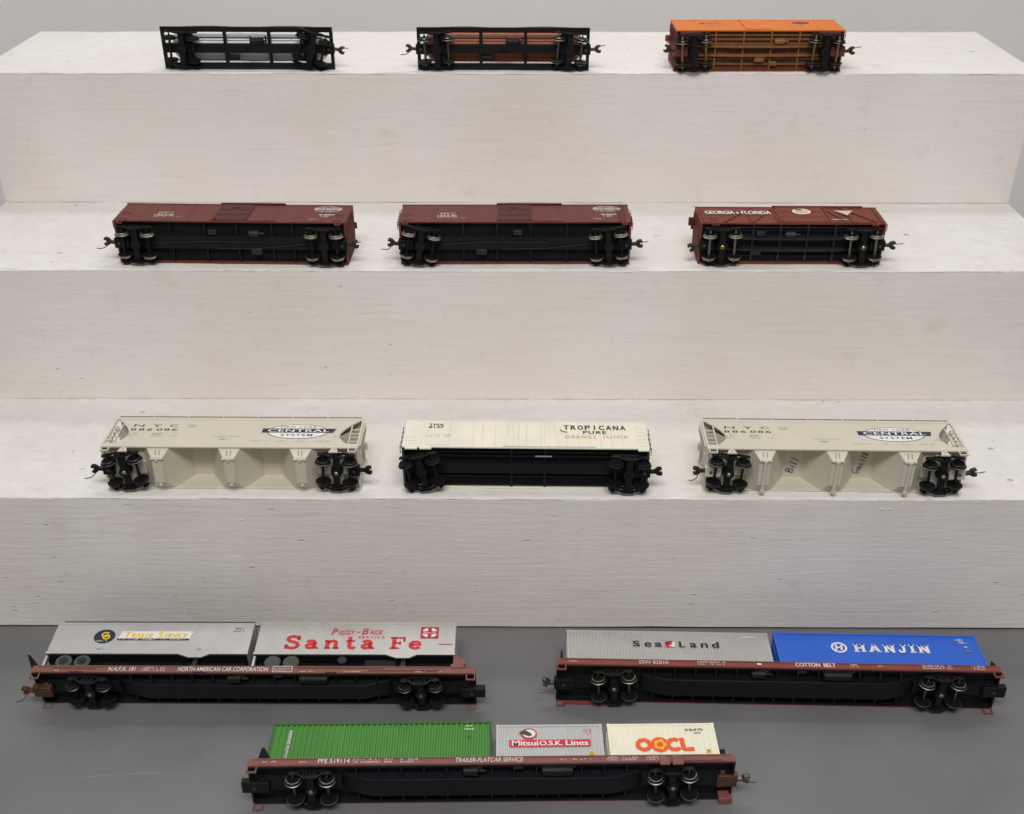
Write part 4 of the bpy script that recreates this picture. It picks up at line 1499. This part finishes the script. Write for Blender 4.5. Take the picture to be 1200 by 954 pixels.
d.small(-88, -62, 10.4, 14.4, 2, 4); d.small(-58, -45, 10.4, 14.4, 2, 7, 0.6); d.small(-146, -136, 11.4, 13.2, 1, 6); d.small(-122, -116, 11, 13, 1, 3)
d.small(40, 64, 11, 12.8, 1, 5, 0.5); d.small(72, 94, 10.4, 14, 2, 8); d.small(98, 112, 10.4, 14, 2, 9)
d.done('lettering', car)
for s in (-74, 2.5, 71.5):
    for e in (-1, 1):
        b = B(); b.box(s + e * 70 - 3 if s < 0 else s + e * 34 - 3, s + e * 70 + 3 if s < 0 else s + e * 34 + 3, -35.5, -31, 14.12, 14.9); b.obj('container_pedestal', BLACKM, car)

g, ys = container('long green corrugated container at the left of the front flat car', 'container', on_car(l, r, -72.5, -3.8, 14.4), 144, 33.2, GREEN, GREEND, 3.45, 0.75)
d = D(ys, 4.0)
d.ink(I_WHITE)
rn = random.Random(4)
zz = 1.0 - 4.0
while zz < 26.5 - 4.0:          # white upright line of print, too small to read
    if not (6.3 < zz + 4.0 < 8.0):
        hh = rn.uniform(1.0, 1.5)
        d.rect(-60.6, -58.6, zz, zz + 0.45)
        d.rect(-60.6, -60.1, zz, zz + hh)
        if rn.random() < 0.7: d.rect(-59.1, -58.6, zz + 0.3, zz + hh)
        if rn.random() < 0.6: d.rect(-60.6, -58.6, zz + hh - 0.4, zz + hh)
    zz += 1.75
d.small(55, 60.5, 24.6, 26.4, 1, 3, 0.95); d.small(54, 61, 21.8, 23.6, 1, 5, 0.95)
d.ink(GREEND).pg([(56.5, 17.2), (58.7, 17.2), (57.6, 15.2)])
d.done('lettering', g)

g, ys = container('short light grey container with a red lettered band, middle of the front car', 'container', on_car(l, r, 37.5, -3.8, 14.4), 69.5, 29.8, GREYBOX, GREYBOX, 2.5, 0.5)
d = D(ys, -0.6)
d.ink(I_CRIM, 0).rect(-26.5, 26.5, 11.6, 17.4)
d.done('lettered_band', g)
d = D(ys, -0.6)
d.ink(I_WHITE, 1)
d.text('Mitsui', -24.6, -7.5, 12.4, 16.8, bold=0.035); d.text('O.S.K.', -6.8, 8.2, 12.5, 16.4, bold=0.035); d.text('Lines', 10.2, 25, 12.4, 16.8, bold=0.035)
d.ink(I_CRIM, 0).small(22, 28, 23.4, 26.8, 2, 4); d.small(24, 27, 21.2, 22.6, 1, 6)
d.ink(I_YEL, 0).rect(25, 28.4, 4.6, 7.8); d.ink(I_GREEN, 1).rect(25.7, 27.7, 5.3, 7.1); d.ink(I_YEL, 2).rect(26.1, 27.3, 5.7, 6.7)
d.done('lettering', g)
d = D(ys, -0.6)
d.ink(I_CRIM, 0).ell(-13.5, 22.6, 5.4, 4.6, 30)
d.ink(I_WHITE, 1).ell(-13.3, 22.6, 4.2, 3.4, 30)
d.ink(I_GREEN, 2).pg([(-19.6, 24.4), (-15.6, 25.4), (-12.2, 23.2), (-11.2, 21.0), (-13.6, 20.2), (-16, 21.4), (-19.6, 22.6)])
d.done('emblem', g)

g, ys = container('short ivory container with orange letters at the right of the front car', 'container', on_car(l, r, 111, -3.8, 14.4), 70.5, 29.8, IVORY, IVORY, 3.6, 0.3)
d = D(ys, -0.6)
d.ink(I_ORNG, 0)
d.ring(-12.6, 12.4, 4.0, 4.0, 3.0, 40, wob=0.04, wn=9)
d.lay = 0.2
d.ell(-2.2, 12.4, 6.0, 6.2, 40)
d.lay = 0.4
d.ring(7.2, 12.4, 4.2, 4.2, 3.0, 30, 50, 320, wob=0.03, wn=9)
d.lay = 0.6
d.ribbon([(12.2, 17.8), (12.8, 9.4), (13.6, 8.3), (19.6, 8.5)], 3.2)
d.ink(I_YEL, 1).ring(-2.2, 12.4, 3.0, 3.1, 1.4, 40, wob=0.16, wn=5)
d.ink(I_ORNG, 2).pg([(-2.2 + (1.9 if k % 2 == 0 else 0.85) * math.sin(k * math.pi / 5), 12.4 + (2.0 if k % 2 == 0 else 0.9) * math.cos(k * math.pi / 5)) for k in range(10)])
d.ink(I_BLACK, 0).small(16, 28, 23.6, 26.2, 1, 12); d.small(21, 26, 21.2, 23.2, 1, 3)
d.ink(I_YEL, 0).rect(27, 30.2, 5.2, 8.4); d.ink(I_OLIVE, 1).rect(27.8, 29.4, 6.0, 7.6)
d.done('emblem', g)

# --- right: flat car with silver and blue containers
car, l, r = flat_car('long red-brown flat car at right carrying a silver and a blue container', 193, -80.0, -1.2, 0, FLATRED, BLACK,
                     [dict(x=-114, rot=-4, **FT), dict(x=114, rot=1, **FT)],
                     [dict(x=-152, s=-1, m=DKSTEEL, boxlen=10, proud=4, bw_=4.6, ang=4), dict(x=154, s=1, head=False, boxlen=10, proud=6, bw_=4.6)],
                     bridge=None, steps=(-1, 1))
b = B(); b.prism([(-152, 14.1), (-149.5, 14.1), (-150.5, 24), (-151.4, 24)], 'y', -34, -26); b.obj('bridge_plate', BLACKM, car)
b = B(); b.box(-150, -112, -0.9, -0.1, 5.4, 8.4); b.obj('side_bracket', FLATRED, car)
b = B(); b.prism([(149, 14.1), (153, 14.1), (152, 18), (150.8, 20)], 'y', -35, -28); b.obj('trailer_hitch', BLACKM, car)
d = D(-36.55, -1.1)
d.ink(I_OFFW)
d.text('COTTON  BELT', 12, 40, 10.4, 14.2, bold=0.03)
d.ink(I_PINKW).text('SSW 82810', -97, -76.5, 10.5, 14, bold=0.02)
d.small(-56, -34, 10.2, 14.4, 2, 3); d.small(-146, -138, 11, 13, 1, 5); d.small(50, 56, 10.6, 14.2, 2, 4); d.small(68, 76, 11.4, 13.6, 1, 6); d.small(100, 122, 10.2, 14.4, 2, 7); d.small(134, 144, 10.2, 14.4, 2, 8)
d.ink(I_WHITE).rect(-14.6, -11.6, 11.4, 13)
d.done('lettering', car)

g, ys = container('long silver ribbed container at the left of the right-hand flat car', 'container', on_car(l, r, -74.0, -3.8, 14.4), 145.5, 33.4, SILVER2, SILVER2, 2.3, 0.28, 0.35)
d = D(ys, 4.0)
d.ink(I_BLACK, 0)
xs = [-25.5, -16.5, -7.5]
for t, xa, wd, hh in (('S', -25.6, 5.2, 5.8), ('e', -17.2, 5.0, 4.4), ('a', -9.8, 5.2, 4.4), ('L', 7.6, 4.6, 5.8), ('a', 15.4, 5.0, 4.4), ('n', 23.2, 5.2, 4.4), ('d', 31.0, 5.4, 6.0)):
    d.text(t, xa, xa + wd, 13.2, 13.2 + hh, bold=0.05)
d.ink(I_WHITE, 0).small(53, 64, 23.6, 25.8, 1, 5, 0.95)
d.done('lettering', g)
d = D(ys, 4.0)
d.ink(I_RED, 0).rect(-2.2, 4.6, 13.2, 19.0)
d.ink(I_WHITE, 1).pg([(4.6, 13.2), (4.6, 19), (2.2, 17.2), (3.4, 15.6), (0.4, 14.6), (2.4, 13.2)])
d.ink(I_BLACK, 2).pg([(-2.2, 15.0), (0.2, 16.2), (3.0, 19.0), (1.0, 19.0), (-2.2, 16.6)])
d.done('emblem', g)

g, ys = container('long blue container with white lettering at right of the right-hand flat car', 'container', on_car(l, r, 76.0, -3.8, 14.4), 145.5, 34.6, BLUE, BLUE, 2.6, 0.35)
d = D(ys, 4.0)
d.ink(I_WHITE, 0)
slab_text(d, 'HANJIN', -17.5, 37.5, 11.4, 19.6, sw=0.20, gap=0.10)
d.ring(-28, 15.6, 5.0, 4.6, 1.5, 30)
d.ribbon([(-30.4, 13.0), (-29.6, 18.4)], 1.5); d.ribbon([(-26.6, 13.0), (-25.8, 18.4)], 1.5); d.ribbon([(-30, 15.2), (-26.2, 16.2)], 1.3)
d.small(57, 63.5, 24.4, 26.6, 1, 5, 0.95); d.small(58.5, 65, 21.8, 24.2, 1, 8, 0.95); d.small(61, 64.5, 17.2, 19.2, 1, 8, 0.9)
d.ink(I_OLIVE).rect(61.6, 65, 13.0, 15.0)
d.done('lettering', g)

# --- left: flat car with two road trailers
car, lN, rN = flat_car('long brown flat car at left carrying two silver road trailers', -172.5, -80.5, 0.0, 9, FLATBR, BLACK,
                       [dict(x=-116, rot=2, frame=BLACK, tread=BLKSTEEL, face=BLACK, axle=BLACK, wb=10.7), dict(x=116, rot=-2, frame=BLACK, tread=BLKSTEEL, face=BLACK, axle=BLACK, wb=10.7)],
                       [dict(x=-152, s=-1, m=RUST, boxm=RUST, boxlen=9, proud=4, bw_=5, z=6.5), dict(x=154, s=1, head=False, boxlen=10, proud=7, bw_=4.6, z=7)],
                       steps=(-1, 1))
b = B(); b.prism([(-156.5, 14.1), (-150.5, 14.1), (-160.5, 24), (-162.2, 24)], 'y', -35, -27); b.obj('bridge_plate', BLACKM, car)
for (xa, xb) in ((-128, -118), (-42, -33), (50, 58)):
    b = B(); b.box(xa, xb, -36.3, -35.9, 8.4, 9.2); b.obj('sill_notch', MAROOND, car)
for (xa, xb, z) in ((-140, -110, 11.6), (30, 90, 12.6), (80, 130, 10.4)):
    b = B(); b.box(xa, xb, -36.9, -36.5, z, z + 0.7); b.obj('side_rod', FLATBR, car)
b = B(); b.box(138.5, 142.5, -35.5, -31.5, 14.1, 24); b.box(137, 146, -36.8, -31, 13.0, 16); b.box(142.4, 147, -35, -32, 17, 22); b.obj('trailer_hitch', FLATBR, car)
d = D(-36.55, -1.1)
d.ink(I_OFFW)
d.text('N.A.F.X. 181', -101, -82, 10.4, 14.0, bold=0.015, shear=0.1)
d.text('NORTH AMERICAN CAR CORPORATION', -52.5, 10, 10.4, 14.0, bold=0.015)
d.ink(I_PINKW)
d.small(-78, -60, 10.2, 14.2, 2, 5); d.rect(13.2, 27, 14.4, 15); d.rect(13.2, 27, 9.8, 10.4); d.rect(13.2, 13.8, 10.4, 14.4); d.rect(26.4, 27, 10.4, 14.4)
d.small(14.6, 25.8, 11, 13.8, 2, 7); d.small(33, 43, 9.8, 11.2, 1, 3); d.small(63, 75, 9.8, 11.2, 1, 4); d.small(112, 120, 9.8, 11.4, 1, 5); d.small(128, 131, 10, 11.4, 1, 6); d.small(-139, -135, 10, 11.6, 1, 8)
d.done('lettering', car)


def trailer(label, place, L, h, side_m, ribs, name='road_trailer', roof_dark=False):
    l, r = place
    t = empty(name, label, 'trailer', l, r)
    hl, w, zf = L / 2, 28.5, 12.2
    b = B()
    b.box(-hl, hl, -w, 0, zf, zf + h)
    b.obj('box', side_m, t, bevel=0.5)
    b = B(); b.box(-hl + 0.5, hl - 0.5, -w + 0.9, -0.5, zf - 0.9, zf - 0.02); b.obj('floor', BLACKM, t)
    if ribs:
        b = B()
        n = 62
        for k in range(n):
            x = -hl + 8 + k * (L - 9) / n
            b.box(x, x + 0.45, -w - 0.18, -w, zf + 1.8, zf + h - 1.6)
        o = b.obj('side_ribs', side_m, t)
        o['kind'] = 'stuff'
    for z0, z1 in ((zf - 0.3, zf + 1.4), (zf + h - 1.3, zf + h + 0.1)):
        b = B(); b.box(-hl - 0.15, hl + 0.15, -w - 0.4, -w - 0.02, z0, z1); b.obj('side_rail', side_m, t)
    b = B()
    if roof_dark:
        b.box(-hl + 4, hl - 0.2, -w - 0.2, 0, zf + h + 0.12, zf + h + 1.3)
        b.obj('roof', NAVYBLK, t)
    else:
        b.box(-hl - 0.1, hl - 1, -w - 0.2, 0, zf + h + 0.12, zf + h + 1.0)
        b.obj('roof', side_m, t)
    x = hl * 0.47
    b = B(); b.prism([(x - 11, zf - 0.3), (x + 11, zf - 0.3), (x + 5.5, zf - 3.2), (x - 3.5, zf - 3.2)], 'y', -w - 0.3, -w + 0.8); b.obj('landing_gear_skirt', side_m, t)
    b = B(); b.box(x + 0, x + 3, -w + 2.5, -w + 5.5, 2.5, zf - 0.3); b.cyl((x + 1.5, 0, 2.6), 2.0, -w + 1.5, -w + 4.5, 'y', 12); b.obj('landing_leg', DKGREY, t)
    b = B(); b.box(x + 0, x + 3, -5.5, -2.5, 2.5, zf - 0.3); b.obj('landing_leg', DKGREY, t)
    b = B(); b.box(-hl + 2, hl - 2, -w + 8.5, -w + 10, zf - 3, zf - 0.05); b.obj('chassis_rail', BLACKM, t)
    b = B(); b.box(-hl + 2, hl - 2, -10, -8.5, zf - 3, zf - 0.05); b.obj('chassis_rail', BLACKM, t)
    for xx in (-hl + 14.5, -hl + 27.5):
        b = B(); b.cyl((xx, 0, 6.0), 1.0, -w + 2, -2, 'y', 8); b.obj('axle', BLACKM, t)
        for q in (-1, 1):
            yo = -w + 0.6 if q < 0 else -0.6
            wmesh = B()
            k = -q
            wmesh.mi = 0
            wmesh.lathe([(3.4, yo + k * 0.1), (5.0, yo), (5.8, yo + k * 0.7), (5.8, yo + k * 3.0), (5.0, yo + k * 3.6)], 'y', (xx, 0, 6.0), 24)
            wmesh.obj('tyre', TYRE, t)
            wmesh = B()
            wmesh.lathe([(0, yo - k * 0.35), (1.1, yo - k * 0.35), (1.4, yo + k * 0.5), (2.4, yo + k * 0.9), (3.5, yo - k * 0.02)], 'y', (xx, 0, 6.0), 20)
            wmesh.obj('wheel_rim', DKGREY if not ribs else TYRE, t)
    b = B(); b.box(-hl, -hl + 2, -w + 1, -w + 4.5, zf - 11, zf - 0.2); b.obj('rear_bumper', SILVER, t, bevel=0.5)
    if ribs:
        b = B(); b.cyl((-8, -w + 4, 8), 3.2, -3, 3, 'y', 14); b.obj('spare_hub', DKGREY, t)
        b = B(); b.box(8, 30, -w + 3, -w + 10, 3.5, 9.5); b.obj('fuel_box', BLACK, t)
    return t, -w - 0.05, zf


t, ys, zf = trailer('smooth silver road trailer with dark round emblem, left on its flat car',
                    on_car(lN, rN, -80.0, -3.6, 14.3, -3.5), 143.5, 29.0, SILVER, False, roof_dark=True)
d = D(ys)
c0 = zf
d.ink(I_NAVY, 0).ell(-34.5, c0 + 16.0, 7.6, 6.6, 36)
d.ink(I_YEL, 1).ring(-34.2, c0 + 17.6, 2.4, 2.0, 1.1, 20, 30, 330)
d.ring(-33.0, c0 + 15.4, 2.2, 1.9, 1.0, 20)
d.ink(I_WHITE, 1).small(-39, -31, c0 + 11.0, c0 + 12.6, 1, 3)
d.done('emblem', t)
d = D(ys)
d.ink(I_WHITE, 0).pg([(-24.4, c0 + 14.2), (27.2, c0 + 14.2), (28.6, c0 + 21.0), (-22.8, c0 + 21.0)])
d.ink(I_NAVY, 1).rect(-24.6, 27.0, c0 + 12.4, c0 + 14.1)
d.done('banner', t)
d = D(ys)
d.ink(I_YEL, 2).text('T', -20.4, -15.2, c0 + 14.8, c0 + 20.4, bold=0.05, shear=0.15)
d.text('RAILER', -15.4, 0.4, c0 + 14.8, c0 + 19.0, bold=0.05, shear=0.15)
d.text('S', 3.6, 8.0, c0 + 14.8, c0 + 20.6, bold=0.05, shear=0.15)
d.text('ERVICE', 8.4, 25.6, c0 + 14.8, c0 + 19.0, bold=0.05, shear=0.15)
d.ink(I_WHITE, 2).small(-23, 26, c0 + 12.6, c0 + 13.9, 1, 4, 0.5)
d.ink(I_BLACK, 0).small(58.5, 65.2, c0 + 23.0, c0 + 25.0, 1, 21, 0.95); d.small(57.5, 65.2, c0 + 20.6, c0 + 22.7, 1, 22, 0.95)
d.small(-37, -32, c0 + 3.4, c0 + 5.2, 1, 4); d.small(34, 38.5, c0 + 3.6, c0 + 5.4, 1, 6)
d.done('lettering', t)

t, ys, zf = trailer('ribbed silver road trailer with large red lettering, right on its flat car',
                    on_car(lN, rN, 67.5, -3.6, 14.3, -3.5), 143.0, 29.5, SILVER2, True)
d = D(ys - 0.2)
c0 = zf
d.ink(I_RED, 0)
slab_text(d, 'Santa', -50.5, 14.5, c0 + 5.0, c0 + 17.2, sw=0.20, gap=0.22)
slab_text(d, 'Fe', 24.5, 47.5, c0 + 5.0, c0 + 16.2, sw=0.20, gap=0.10)
d.text('P', -18.6, -14.0, c0 + 18.2, c0 + 24.0, bold=0.02, shear=0.25); d.text('IGGY', -13.6, -1.4, c0 + 18.2, c0 + 22.4, bold=0.02, shear=0.25)
d.text('-', -0.2, 2.2, c0 + 20.4, c0 + 21.2, bold=0.02)
d.text('B', 3.2, 8.2, c0 + 18.6, c0 + 24.2, bold=0.02, shear=0.25); d.text('ACK', 8.8, 18.8, c0 + 18.6, c0 + 22.8, bold=0.02, shear=0.25)
d.text('SERVICE', 1.4, 20.2, c0 + 14.8, c0 + 17.0, bold=0.0, space=1.2)
d.rect(59.5, 69.5, c0 + 9.2, c0 + 10.0)
d.done('lettering', t)
d = D(ys - 0.2)
x, z = 52.5, c0 + 20.4
d.ink(I_CRIM, 0).rect(x - 6.5, x + 6.5, z - 5.4, z + 5.4)
d.ink(I_WHITE, 1).ell(x, z, 5.6, 4.6, 32)
d.ink(I_CRIM, 2).rect(x - 1.4, x + 1.4, z - 5.0, z + 5.0); d.rect(x - 6, x + 6, z - 1.4, z + 1.4)
d.ink(I_WHITE, 3).text('Santa Fe', x - 4.6, x + 4.6, z - 0.8, z + 0.9, bold=0.01)
d.ink(I_CRIM, 3).ring(x, z, 6.1, 5.1, 0.5, 30)
d.done('emblem', t)

# ------------------------------------------------------------------ tiny marks on table and steps
cr = B()
cr.lathe([(0, 0.5), (0.4, 0.42), (0.6, 0.05)], 'z', (0, 0, 0), 7)
crm = cr.mesh('dirt_speck', I_GREY)
for (x, lev, y) in [(-355, 2, 150 + 3), (262, 1, 138), (275, 1, 137.5), (-330, 1, 60)]:
    o = put('dirt_speck', crm, stand, (x, y, TZ[lev] + 0.2))

for pts in ([(-400, -60), (-392, -85), (-390, -105), (-398, -128), (-404, -150)], [(-300, -150), (-270, -146), (-235, -143), (-205, -143)], [(-8, -18), (-10, -28)], [(352, -118), (366, -140), (372, -150)]):
    b = B()
    pv = [Vector(p) for p in pts]
    L_, R_ = [], []
    for i, p in enumerate(pv):
        t = (pv[min(i + 1, len(pv) - 1)] - pv[max(i - 1, 0)]).normalized()
        n = Vector((-t.y, t.x)) * (0.28 if 0 < i < len(pv) - 1 else 0.08)
        L_.append(p + n); R_.append(p - n)
    for i in range(len(pv) - 1):
        b.poly([(*R_[i], 0.05), (*R_[i + 1], 0.05), (*L_[i + 1], 0.05), (*L_[i], 0.05)])
    b.obj('scratch', SCRATCH, bpy.data.objects['tabletop'], recalc=False)
